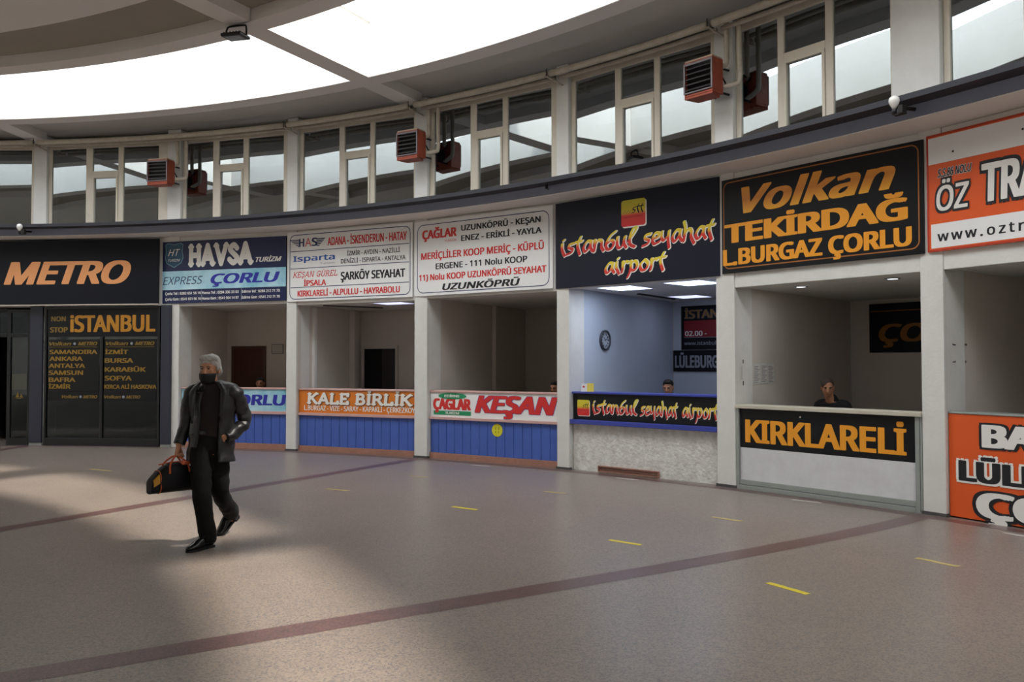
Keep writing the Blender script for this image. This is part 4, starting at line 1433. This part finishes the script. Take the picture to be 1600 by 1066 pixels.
for x in (-.18, .18):
    MB().tube(bag_ring(x, .003), .004, 6, 1).build('piping', bag_orange, BAG, smooth=True)
for sx in (-1, 1):
    r1, r2 = bag_ring(sx * .19, .004), bag_ring(sx * .246, .004)
    yb = MB()
    sel = [q for q in range(n + 1) if .095 < r1[q][2] < .19]
    for q in range(n):
        if .09 < r1[q][2] < .20 and .09 < r1[q + 1][2] < .20:
            yb.add([r1[q], r1[q + 1], r2[q + 1], r2[q]], [(0, 1, 2, 3)])
    if yb.f:
        yb.build('end_band', bag_yellow, BAG, fix=True)
zp = MB()
zp.tube([(-.17, 0, .275), (-.06, 0, .288), (.06, 0, .288), (.17, 0, .275)], .006, 6, 3)
zp.build('zip', bag_orange, BAG, smooth=True)
for sy in (-1, 1):
    hd_ = MB()
    hd_.tube([(-.10, sy * .098, .19), (-.085, sy * .075, .275), (-.03, sy * .03, .335), (0, sy * .012, .347), (.03, sy * .03, .335), (.085, sy * .075, .275), (.10, sy * .098, .19)], .009, 8, 5)
    hd_.build('handle', bag_orange, BAG, smooth=True)
tg = MB()
tg.box(.03, -.10, .262, .15, -.02, .30)
tg.build('orange_flap', mat('bright_orange_flap', '#d86a3e', .6), BAG, bevel=.012)


# ---- the ticket clerks
def clerk(loc, rot, label, hair_m, sk, top_m, yaw, tilt, stoop=0.0, bald=False):
    """A clerk sitting behind a counter, facing the hall."""
    o = root('person', loc, rot, label, 'person')
    b = MB()
    hz = loc_h[label]
    Hf = head_geo(b, (0, -.06 - stoop, hz - .118), yaw, 1.0, tilt)
    b.loft([(0, .02, hz - .325), (0, -.02 - stoop * .6, hz - .27), (0, -.045 - stoop, hz - .16)], [.062, .056, .058], (1, 0, 0), 14, 3)
    b.loft([(0, .06, .42), (0, .07, .60), (0, .05, hz - .50), (0, .02, hz - .325), (0, .01, hz - .27)], [(.16, .13), (.15, .11), (.18, .11), (.15, .09), (.06, .06)], (1, 0, 0), 18, 3)
    for sx in (-1, 1):
        b.loft([(sx * .10, .02, hz - .325), (sx * .185, .02, hz - .365), (sx * .23, .03, hz - .58), (sx * .23, -.08, hz - .66), (sx * .15, -.26, hz - .60)], [.05, .058, .046, .042, .03], (0, 1, 0), 12, 3)
        hand_geo(b, (sx * .15, -.26, hz - .60), (-sx * .2, -1, .05), (0, 0, -1), .3, -sx)
        b.loft([(sx * .09, .06, .46), (sx * .10, -.14, .50), (sx * .11, -.36, .49), (sx * .11, -.37, .30), (sx * .11, -.34, .08), (sx * .115, -.44, .03)], [.085, .08, .062, .055, .04, .028], (1, 0, 0), 12, 3)
    remesh(b.build('body', sk, o), .008, 4)
    h = MB()
    if bald:
        h.ball(Hf((0, .016, .050)), .081, .092, .082, 20, 14)
    else:
        h.ball(Hf((0, .024, .056)), .084, .094, .078, 20, 14)
        h.ball(Hf((0, -.03, .096)), .064, .056, .032, 14, 10)
    h.ball(Hf((0, .075, -.0)), .066, .035, .065, 14, 10)
    remesh(h.build('hair', hair_m, o), .007, 2)
    for sx in (-1, 1):
        e = MB()
        e.ball(Hf((sx * .030, -.089, .012)), .011, .006, .0055, 8, 6)
        e.build('eye', eye_m, o, smooth=True)
        e = MB()
        e.loft([Hf((sx * .014, -.096, .028)), Hf((sx * .032, -.096, .034)), Hf((sx * .05, -.086, .027))], [(.004, .004), (.0055, .005), (.003, .003)], (0, 0, 1), 8, 3)
        e.build('eyebrow', hair_m, o, smooth=True)
    e = MB()
    e.ball(Hf((0, -.100, -.062)), .020, .004, .004, 8, 5)
    e.build('mouth', lip_m, o, smooth=True)
    c_ = MB()
    c_.loft([(0, .06, .50), (0, .07, .62), (0, .05, hz - .50), (0, .02, hz - .34), (0, .005, hz - .275), (0, -.01 - stoop * .5, hz - .245)], [(.175, .14), (.168, .125), (.200, .13), (.178, .108), (.085, .078), (.068, .068)], (1, 0, 0), 22, 4, wob=.008, wsc=12)
    for sx in (-1, 1):
        c_.loft([(sx * .10, .02, hz - .32), (sx * .19, .02, hz - .355), (sx * .225, .03, hz - .50), (sx * .232, .025, hz - .57)], [.06, .07, .064, .062], (0, 1, 0), 16, 4, wob=.006, wsc=14)
    remesh(c_.build('shirt', top_m, o), .010, 3)
    tr = MB()
    for sx in (-1, 1):
        tr.loft([(sx * .08, .09, .47), (sx * .10, -.14, .50), (sx * .11, -.36, .49), (sx * .11, -.375, .30), (sx * .11, -.345, .10)], [.105, .098, .078, .07, .06], (1, 0, 0), 14, 4)
    remesh(tr.build('trousers', trouser, o), .012, 2)
    for sx in (-1, 1):
        sh_ = MB()
        sh_.loft([(sx * .11, -.29, .045), (sx * .112, -.38, .05), (sx * .115, -.50, .03), (sx * .116, -.55, .022)], [(.036, .044), (.042, .05), (.044, .03), (.025, .02)], (1, 0, 0), 12, 3)
        sh_.build('shoe', shoe_m, o, smooth=True)
    return o


loc_h = {}


def seat_clerk(k, r, hz, label, *a, **kw):
    loc_h[label] = hz
    p = pol(k, r)
    return clerk((p.x, p.y, 0), -(PHI0 + (k - 2) * D), label, *a, **kw)


seat_clerk(.426, 19.6, 1.325, 'clerk with dark hair whose head shows over the light blue counter, by the brown door', dark_hair, skin_dk, polo_m, .35, .1)
seat_clerk(2.700, 19.5, 1.30, 'clerk half hidden by the pillar at the right end of the red and white counter', dark_hair, skin_dk, polo_m, .1, .1)
seat_clerk(3.354, 19.9, 1.34, 'clerk with short black hair looking down behind the black brush lettered panel', dark_hair, skin, polo_m, .3, .25)
seat_clerk(4.300, 19.6, 1.395, 'clerk with cropped hair and black top leaning behind the KIRKLARELİ counter', short_hair, skin, polo_m, .55, .2, .04, bald=True)

# ================================================================== things in the booths
def led_panel(k, r, z, label, m, sx=.3, sy=.3, watts=0, col=(.75, .85, 1), group=None):
    p = pol(k, r, z)
    o = root('ceiling_light', (p.x, p.y, z), -(PHI0 + (k - 2) * D), label, 'ceiling light', group)
    fr = MB()
    fr.box(-sx, -sy, -.012, sx, -sy + .02, 0)
    fr.box(-sx, sy - .02, -.012, sx, sy, 0)
    fr.box(-sx, -sy + .02, -.012, -sx + .02, sy - .02, 0)
    fr.box(sx - .02, -sy + .02, -.012, sx, sy - .02, 0)
    fr.build('frame', sign_white, o)
    MB().box(-sx + .02, -sy + .02, -.009, sx - .02, sy - .02, -.001).build('diffuser', m, o)
    if watts:
        ld = bpy.data.lights.new('ceiling_light_lamp', 'AREA')
        ld.energy = watts
        ld.color = col
        ld.size = sx * 1.8
        lo_ = bpy.data.objects.new('ceiling_light_lamp', ld)
        COL.objects.link(lo_)
        lo_.parent = o
        lo_.location = (0, 0, -.02)
    return o


led_panel(3.30, 18.87, 2.757, 'square ceiling light nearest the clock in the cool lit booth', lamp_white, .32, .34, 6)
led_panel(3.72, 18.87, 2.757, 'square ceiling light at the front right of the cool lit booth, cut by the pillar', lamp_white, .32, .34, 6)
led_panel(3.27, 21.0, 2.757, 'dimmer square ceiling light at the back of the cool lit booth', lamp_dim, .30, .30, 1.5)
led_panel(1.66, 18.80, 2.712, 'square ceiling light over the orange ticket counter', lamp_dim, .33, .26, 1.0)
for k, r, lab in ((4.281, 18.97, 'left round downlight over the KIRKLARELİ counter'), (4.723, 18.9, 'right round downlight over the KIRKLARELİ counter')):
    p = pol(k, r, 2.597)
    o = root('downlight', p, 0, lab, 'downlight', 'downlights over the black and amber counter')
    MB().lathe([(.085, 0), (.085, -.008), (.065, -.010), (.062, 0)], n=24).build('rim', grey_alu, o, smooth=True)
    MB().lathe([(.062, -.002), (.062, -.006)], n=24).build('lens', spot_white, o)
    ld = bpy.data.lights.new('downlight_lamp', 'AREA')
    ld.energy = 2.2
    ld.color = (.9, .95, 1)
    ld.size = .11
    lo_ = bpy.data.objects.new('downlight_lamp', ld)
    COL.objects.link(lo_)
    lo_.parent = o
    lo_.location = (0, 0, -.02)
p = pol(4.70, 20.0, 2.597)
o = tag(MB().lathe([(.09, 0), (.09, -.006), (.05, -.008), (.05, -.006)], n=24).build('unlit_downlight', panel_white, loc=p), 'unlit round downlight further back over the KIRKLARELİ counter', 'downlight')
# dark slots in two ceilings
for k0, r0, k1, r1, z, lab in ((3.16, 19.9, 3.12, 21.3, 2.757, 'dark slot in the ceiling of the cool lit booth, above the clock'),
                               (1.13, 18.7, 1.36, 19.7, 2.712, 'dark curtain rail slot in the ceiling over the orange counter')):
    A, B = pol(k0, r0), pol(k1, r1)
    F = Frame(A, B)
    o = tag(MB().box(-F.L / 2, -.03, -.02, F.L / 2, .03, 0).build('ceiling_slot', iron), lab, 'ceiling slot')
    at_frame(o, F, 0, z)

# wall clock on the left partition of the cool lit booth
F = LEFT[3]
ck = root('wall_clock', F.w(-F.L / 2 + 1.03, -.004, 1.985), F.rot, 'round grey rimmed wall clock on the cool lit booth wall', 'clock')
r_ = MB()
for i in range(32):
    a, b = 2 * pi * i / 32, 2 * pi * (i + 1) / 32
    q = []
    for t in (a, b):
        for rr, dd in ((.165, 0), (.165, -.03), (.14, -.035), (.135, -.012)):
            q.append((rr * cos(t), dd, rr * sin(t)))
    r_.add(q, [(0, 4, 5, 1), (1, 5, 6, 2), (2, 6, 7, 3)])
r_.build('rim', mat('clock_rim', '#3d4148', .4), ck, smooth=True)
fc = MB()
fc.add([(.138 * cos(2 * pi * i / 32), -.010, .138 * sin(2 * pi * i / 32)) for i in range(32)], [tuple(range(32))])
fc.build('dial', mat('clock_dial', '#b6bcc6', .4), ck, fix=True)
nm = MB()
for i in range(12):
    t = pi / 6 * i
    c, s = cos(t), sin(t)
    pts = [(.085, -.012), (.12, -.012), (.12, .012), (.085, .012)]
    nm.add([(a * c - b * s, -.012, a * s + b * c) for a, b in pts], [(0, 1, 2, 3)])
nm.build('numerals', iron, ck, fix=True)
for L, t, w in ((.07, 2.3, .008), (.10, .3, .006)):
    hnd = MB()
    c, s = cos(t), sin(t)
    hnd.add([(a * c - b * s, -.014, a * s + b * c) for a, b in ((-.015, -w), (L, -w * .6), (L, w * .6), (-.015, w))], [(0, 1, 2, 3)])
    hnd.build('hand', iron, ck, fix=True)
# boards on the back wall of the cool lit booth
Bk = BACK[3]
o = root('departure_poster', Bk.w(0, -.02, 0), Bk.rot, 'dark red banded İSTANBUL 02.00 poster high on the booth back wall', 'poster')
MB().box(-1.463, -.01, 1.862, .35, .012, 2.66).build('panel', sign_black, o)
MB().box(-1.40, -.013, 2.085, .30, -.010, 2.39).build('red_band', mat('dark_red_print', '#7d1a20', .5), o)
patch(-1.40, 2.078, .30, 2.086, ink_grey, o, 'rule', d=.014)
LT('İSTANBUL', (-1.39, 2.43, -.20, 2.585), mat('dull_rainbow_print', '#8a6a3a', .5), o, .05, d=.013, outline=[(.03, ink_dkblue)])
LT('02.00 -', (-1.38, 2.11, -.93, 2.20), ink_white, o, .02, d=.016)
LT('www.istanbulseyahat.com', (-1.395, 1.945, -.15, 2.01), ink_grey, o, .01, .1, d=.013)
o = root('name_board', Bk.w(0, -.02, 0), Bk.rot, 'black LÜLEBURGAZ board in grey letters on the booth back wall', 'sign')
MB().box(-1.635, -.01, 1.46, .25, .012, 1.85).build('panel', sign_black, o)
LT('LÜLEBURGAZ', (-1.60, 1.53, -.48, 1.755), ink_grey, o, .06, d=.013)
# cards standing on the counter of the cool lit booth
F = BAY[3]
for s, w, h_, m_, lab in ((-1.08, .10, .115, sign_white, 'small white card on the blue counter edge, left of the yellow card'), (-.965, .11, .125, mat('yellow_card', '#dccb5a', .6), 'small yellow card on the blue counter edge beside the white card')):
    cd_ = root('counter_card', F.w(s, .16, 1.185), F.rot + .25, lab, 'card')
    q = MB()
    q.prism([(-w / 2, .0), (w / 2, .0), (w / 2, h_), (-w / 2, h_)], -.003, .003)
    q.build('card', m_, cd_)
    MB().box(-w / 2, -.02, 0, w / 2, .03, .006).build('foot', m_, cd_)
    if s < -1:
        MB().ball((-.01, -.004, .07), .018, .001, .016, 10, 6).build('red_mark', ink_red, cd_)
# board on the back wall behind KIRKLARELİ
Bk = BACK[4]
o = root('name_board', Bk.w(0, -.02, 0), Bk.rot, 'black board with large dim amber ÇORLU on the wall behind the KIRKLARELİ clerk', 'sign')
MB().box(-1.311, -.015, 1.77, .75, .012, 2.53).build('panel', sign_black, o)
patch(-1.28, 2.408, .72, 2.418, mat('copper_line', '#a0622a', .5), o, 'rule', d=.019)
LT('ÇORLU', (-1.16, 1.935, .62, 2.21), mat('dim_amber_print', '#8a5a1c', .5), o, .05, .15, d=.018)
# notices on the left partition behind KIRKLARELİ
def on_part(k, along, z):
    f_ = LEFT[k]
    return f_.w(-f_.L / 2 + along, -.003, z), f_.rot


paper = mat('notice_paper', '#cfccc6', .7)
pr = mat('notice_print', '#8d8a86', .7)
pos, rt = on_part(4, .17, 1.35)
o = root('paper_notice', pos, rt, 'narrow paper notice between two black squares on the booth wall by the pillar', 'notice')
MB().box(-.10, -.003, .03, .13, 0, .25).build('sheet', paper, o)
MB().box(-.03, -.006, .255, .055, -.002, .305).build('black_square', ink_black, o)
MB().box(-.03, -.006, -.03, .055, -.002, .025).build('black_square', ink_black, o)
m_ = MB()
for i in range(9):
    m_.box(-.07, -.0045, .05 + .02 * i, .10 - .03 * (i % 3), -.003, .057 + .02 * i)
m_.build('print', pr, o)
for i in range(3):
    pos, rt = on_part(4, .52 + .20 * i, 1.33 + .006 * (i % 2))
    o = root('timetable_sheet', pos, rt, ['first timetable sheet from the pillar on the wall behind KIRKLARELİ', 'middle timetable sheet of three on the wall behind KIRKLARELİ', 'third timetable sheet from the pillar on the wall behind KIRKLARELİ'][i], 'notice', 'timetable sheets on the booth wall')
    MB().box(-.09, -.003, .0, .09, 0, .27).build('sheet', paper, o)
    m_ = MB()
    for q in range(11):
        m_.box(-.075, -.0045, .02 + .021 * q, .02 + .05 * ((q * 7 + i) % 3) / 2, -.003, .029 + .021 * q)
    m_.build('print', pr, o)
# black scribbles on the partition behind the orange panel
for z, lab in ((1.80, 'upper black scrawl on the booth wall right of the broad pillar'), (1.615, 'lower black scrawl on the booth wall right of the broad pillar')):
    pos, rt = on_part(5, .26, z)
    m_ = MB()
    random.seed(int(z * 100))
    x = -.13
    while x < .16:
        w = random.uniform(.01, .03)
        m_.box(x, -.003, random.uniform(-.012, 0), x + w, -.001, random.uniform(.006, .018))
        x += w + random.uniform(.002, .012)
    o = tag(m_.build('wall_scrawl', ink_black, loc=pos, rot=rt), lab, 'scrawl')
# doors in the back walls
Bk = BACK[0]
d_ = root('door_3', Bk.w(-.89, -.02, 0), Bk.rot, 'brown door in the back wall behind the light blue counter', 'door', kind='structure')
MB().box(-.36, -.005, 0, .36, .016, 1.93).build('leaf', door_brown, d_, bevel=.003)
m_ = MB()
m_.box(-.42, -.012, 0, -.36, .016, 1.99)
m_.box(.36, -.012, 0, .42, .016, 1.99)
m_.box(-.36, -.012, 1.93, .36, .016, 1.99)
m_.build('frame', mat('brown_frame', '#5a3a2c', .5), d_)
MB().tube([(.28, -.02, .98), (.28, -.05, .98), (.19, -.05, .98)], .01).build('handle', grey_alu, d_)
o = root('picture_frame', Bk.w(-.19, -.012, 1.82), Bk.rot, 'small framed certificate right of the brown door', 'picture')
MB().box(-.14, -.012, 0, .14, .008, .21).build('frame', mat('thin_grey_frame', '#7d7b76', .5), o)
MB().box(-.125, -.014, .015, .125, -.011, .195).build('sheet', mat('certificate_paper', '#b6b4a8', .6), o)
Bk = BACK[1]
d_ = root('door_4', Bk.w(-1.035, -.02, 0), Bk.rot, 'doorway with pale frame and shade painted into its gap, behind the orange counter', 'door', kind='structure')
MB().box(-.39, -.002, 0, .05, .016, 1.92).build('painted_gap', mat('painted_doorway_shade', '#161412', .9), d_)  # solid sheet coloured near-black in place of the shade inside the open doorway
MB().box(.05, -.004, 0, .39, .016, 1.92).build('leaf', door_dark, d_, bevel=.003)
m_ = MB()
m_.box(-.46, -.03, 0, -.39, .016, 1.99)
m_.box(.39, -.03, 0, .44, .016, 1.99)
m_.box(-.39, -.03, 1.92, .39, .016, 1.99)
m_.build('frame', shop_paint, d_)
# a vertical pipe box in the orange booth
pos, rt = on_part(1, .5, 0)
o = tag(MB().box(-.04, -.06, 0, .04, .0, 2.69).build('pipe_casing', plaster, loc=pos, rot=rt), 'pale vertical pipe casing on the booth wall behind the orange counter', 'pipe casing')
# dark cabinet seen at the right of the red and white counter's booth
p = pol(2.80, 21.2)
o = root('tall_cabinet', (p.x, p.y, 0), -(PHI0 + .8 * D), 'dark cabinet behind the clerk by the red and white counter', 'cabinet')
MB().box(-.28, -.25, .06, .28, .25, 1.80).build('body', door_dark, o, bevel=.005)
for sx in (-1, 1):
    dd = MB().box(sx * .004, -.27, .08, sx * .275, -.252, 1.78).build('door', door_dark, o, bevel=.003)
    MB().box(sx * .03, -.29, .85, sx * .045, -.27, 1.0).build('handle', grey_alu, dd)
MB().box(-.26, -.22, 0, .26, .22, .06).build('plinth', iron, o)

# ================================================================== heaters, pipes, lamps
def heater(k, label):
    r = 17.86
    p = pol(k, r, 5.05)
    o = root('unit_heater', p, -(PHI0 + (k - 2) * D), label, 'heater', 'orange unit heaters on the upper pillars')
    w, hgt, dp = .215, .45, .24
    c = MB()
    c.box(-w, .0, 0, w, dp, .03)
    c.box(-w, .0, hgt - .02, w, dp, hgt)
    c.box(-w, .0, .03, -w + .015, dp, hgt - .02)
    c.box(w - .015, .0, .03, w, dp, hgt - .02)
    c.box(-w + .015, dp - .015, .03, w - .015, dp, hgt - .02)
    c.prism_z([(-w, 0), (w, 0), (w - .05, dp), (-w + .05, dp)], -.03, -.001)
    c.build('casing', heater_orange, o, bevel=.006)
    f = MB()
    f.box(-w - .004, -.015, .035, -w + .02, .0, hgt - .02)
    f.box(w - .02, -.015, .035, w + .004, .0, hgt - .02)
    f.box(-w + .02, -.015, .035, w - .02, .0, .055)
    f.box(-w + .02, -.015, hgt - .05, w - .02, .0, hgt - .02)
    f.build('front_frame', mat('heater_frame', '#6f676a', .45, .3), o, bevel=.003)
    MB().box(-w + .016, .05, .04, w - .016, .06, hgt - .025).build('core', heater_dark, o)
    for i in range(5):
        z = .075 + i * .068
        s = MB()
        s.add([(-w + .02, -.022, z), (w - .02, -.022, z), (w - .02, .03, z + .036), (-w + .02, .03, z + .036), (-w + .02, -.020, z - .004), (w - .02, -.020, z - .004), (w - .02, .032, z + .032), (-w + .02, .032, z + .032)],
              [(0, 1, 2, 3), (7, 6, 5, 4), (0, 4, 5, 1), (1, 5, 6, 2), (2, 6, 7, 3), (3, 7, 4, 0)])
        s.build('louvre', heater_slat, o, fix=True)
    MB().box(-w + .01, .005, hgt, w - .01, dp - .01, hgt + .02).build('top_plate', mat('dusty_top', '#b9a591', .8, var=.4), o)
    b = MB()
    for z in (.06, .38):
        b.tube([(.12, dp, z), (.13, dp + .26, z + .01)], .016)
        b.tube([(-.10, dp, z), (-.07, dp + .26, z + .01)], .016)
    b.tube([(.12, dp, .38), (.125, dp + .2, .20)], .01)
    b.build('bracket', iron, o, smooth=True)
    fn = MB()
    fn.lathe([(.06, 0), (.10, .03), (.10, .06), (.05, .07)], n=16)
    fan = fn.build('fan_motor', heater_dark, o, smooth=True)
    fan.rotation_euler = (radians(-90), 0, 0)
    fan.location = (0, dp - .0, .22)
    return o


heater(-.005, 'leftmost orange louvred unit heater, on the pillar over the light blue counter')
heater(2.01, 'middle orange louvred unit heater, on the pillar left of the navy sign')
heater(4.0, 'rightmost orange louvred unit heater, nearest the camera')
for k, where in ((-.005, 'leftmost'), (2.01, 'middle'), (4.0, 'rightmost')):
    for i, (dk, r, zb) in enumerate(((.065, 18.24, 5.47), (.135, 18.24, 5.19))):
        kk = k + dk
        a, t2 = pol(kk, r, zc - .02), pol(kk, r, zb)
        mid = pol(k + .03, 18.12, zb - .03)
        n_ = 5
        pts = [a, a.lerp(t2, .5), t2 + Vector((0, 0, .06)), t2.lerp(mid, .22) + Vector((0, 0, .0)), mid]
        o = tag(MB().tube(pts, .034, 10, 5).build('heating_pipe', pipe_paint, smooth=True),
                'drop pipe feeding the %s heater, %s' % (where, 'the one nearer the heater' if i == 0 else 'the one further right that bends under'), 'pipe')
# long pipes under the ceiling
breaks = [(-2.3, -1.02), (-.98, .985), (1.015, 1.98), (2.03, 3.005), (3.03, 4.02), (4.05, 5.0), (5.03, 6.5)]
pn_ = ['over the dark doorway', 'over the shop front and the light blue counter', 'over the orange counter', 'over the red and white counter', 'over the cool lit counter', 'over the black and amber counter', 'over the orange panel']
for (k0, k1), lab in zip(breaks, pn_):
    N = 10
    pts = [pol(k0 + (k1 - k0) * i / N, 17.99, 5.965) for i in range(N + 1)]
    tag(MB().tube(pts, .05, 10, 1).build('ceiling_pipe', pipe_paint, smooth=True), 'painted heating pipe under the ceiling edge ' + lab, 'pipe')
    pts = [pol(k0 + (k1 - k0) * i / N, 18.20, 5.955) for i in range(N + 1)]
    tag(MB().tube(pts, .034, 8, 1).build('ceiling_pipe', pipe_paint, smooth=True), 'thinner painted pipe against the window heads ' + lab, 'pipe')
for k, lab in ((-1.0, 'far left'), (1.0, 'by the orange counter pillar'), (2.0, 'by the middle heater'), (3.02, 'by the cool lit counter pillar'), (4.035, 'by the rightmost heater'), (5.015, 'over the broad pillar')):
    A = pol(k, 17.95)
    o = root('pipe_hanger', (A.x, A.y, 5.90), -(PHI0 + (k - 2) * D), 'iron pipe hanger under the ceiling ' + lab, 'pipe hanger')
    MB().tube([(0, 0, .01), (0, .12, 0), (0, .40, -.01)], .014).build('arm', pipe_paint, o)
    MB().tube([(0, -.02, .02), (0, -.02, .12)], .006).build('rod', iron, o)


def bulb_lamp(k, r, z, label, bulb=True):
    p = pol(k, r, z)
    o = root('bulb_holder', p, -(PHI0 + (k - 2) * D), label, 'lamp')
    b = MB()
    b.box(-.02, -.03, -.06, .09, .02, -.045)
    b.box(.03, -.04, -.05, .08, .03, .03)
    b.tube([(.06, .0, 0), (.07, .19, .02)], .02)
    b.build('bracket', iron, o)
    MB().lathe([(.022, -.045), (.024, 0), (.018, .01)], (-.02, -.02, 0), 12).build('socket', heater_dark, o, smooth=True)
    if bulb:
        MB().lathe([(.018, .01), (.028, .03), (.046, .06), (.054, .09), (.047, .122), (.024, .14), (.004, .144)], (-.02, -.02, 0), 16).build('bulb', bulb_glass, o, smooth=True)
    return o


bulb_lamp(5.03, 17.60, 4.155, 'white bulb in a black holder on the dark fascia at the upper right')
bulb_lamp(-1.0, 17.60, 4.15, 'white bulb in a black holder on the dark fascia at the far left')
p = pol(3.074, 17.74, 4.20)
o = tag(MB().box(-.02, -.03, -.03, .02, .03, .02).tube([(0, 0, 0), (.02, -.04, -.05)], .008).build('broken_holder', iron, loc=p), 'small broken lamp bracket on the dark fascia over the navy sign', 'bracket')
# floodlight under the ceiling beam
p = pol(1.985, 14.25, zc - .04)
o = root('floodlight', (p.x, p.y, p.z), -.25, 'black square floodlight hung under the ceiling beam crossing', 'floodlight')
b = MB()
b.tube([(-.155, 0, -.11), (-.14, .02, .0), (-.10, .03, .03), (.10, .03, .03), (.14, .02, .0), (.155, 0, -.11)], .012, 8, 3)
b.build('yoke', iron, o, smooth=True)
hd = MB()
hd.box(-.145, -.13, -.022, .145, .12, .022)
hdo = hd.build('housing', heater_dark, o, bevel=.012)
hdo.location = (0, 0, -.12)
hdo.rotation_euler = (radians(4), 0, 0)
ln = MB().box(-.11, -.10, -.026, .11, .09, -.023).build('lens', mat('lens_grey', '#8a8f92', .3), hdo)
fn = MB()
for i in range(6):
    fn.box(-.12 + .045 * i, -.1, .022, -.11 + .045 * i, .1, .04)
fn.build('fins', heater_dark, hdo)

# ================================================================== tape strips on the floor
def tape(a, b, w, m, label, group):
    A, B = Vector((*a, 0)), Vector((*b, 0))
    F = Frame(A, B)
    L = F.L / 2
    n = 8
    random.seed(int(a[0] * 100))
    up = [(-L + 2 * L * i / n, w / 2 + random.uniform(-.003, .003)) for i in range(n + 1)]
    lo_ = [(-L + 2 * L * i / n, -w / 2 + random.uniform(-.003, .003)) for i in range(n + 1)]
    o = MB().prism_z(lo_ + up[::-1], .0005, .0022).build('floor_tape', m, fix=True)
    at_frame(o, F)
    tag(o, label, 'floor tape', group)


g1 = 'yellow tape marks on the floor'
for a, b, m, lab in [((1.868, 6.256), (2.054, 5.944), yellow_tape, 'brightest yellow tape strip, nearest the camera at lower right'),
                     ((.882, 7.776), (1.14, 7.556), yellow_tape, 'yellow tape strip on the floor left of the maroon band, in front of KIRKLARELİ'),
                     ((-.67, 9.59), (-.389, 9.379), yellow_tape, 'yellow tape strip on the floor in front of the red and white counter, nearer row'),
                     ((3.329, 7.048), (3.514, 6.738), faded_tape, 'faded yellow tape strip in front of the orange panel'),
                     ((2.085, 8.933), (2.337, 8.678), faded_tape, 'faded yellow tape strip close in front of the KIRKLARELİ counter'),
                     ((-2.388, 10.976), (-2.068, 10.808), faded_tape, 'faded yellow tape strip in front of the orange counter, nearer row'),
                     ((.4, 10.734), (.66, 10.55), faded_tape, 'very faded yellow tape strip in front of the cool lit counter'),
                     ((-1.468, 12.218), (-1.198, 12.078), faded_tape, 'very faded yellow tape strip close to the red and white counter'),
                     ((-6.479, 13.083), (-6.052, 12.845), faded_tape, 'faded yellow tape strip on the floor before the navy shop window')]:
    tape(a, b, .055, m, lab, g1)
g2 = 'worn white tape marks at the counters'
for a, b, lab in [((1.463, 11.987), (1.743, 11.754), 'worn white tape strip at the foot of the white plastered counter'),
                  ((3.298, 10.057), (3.553, 9.824), 'worn white tape strip at the foot of the KIRKLARELİ counter'),
                  ((4.64, 8.076), (4.80, 7.83), 'worn white tape strip at the foot of the orange panel'),
                  ((-.641, 13.52), (-.353, 13.349), 'worn white tape strip at the foot of the red and white counter')]:
    tape(a, b, .05, white_tape, lab, g2)
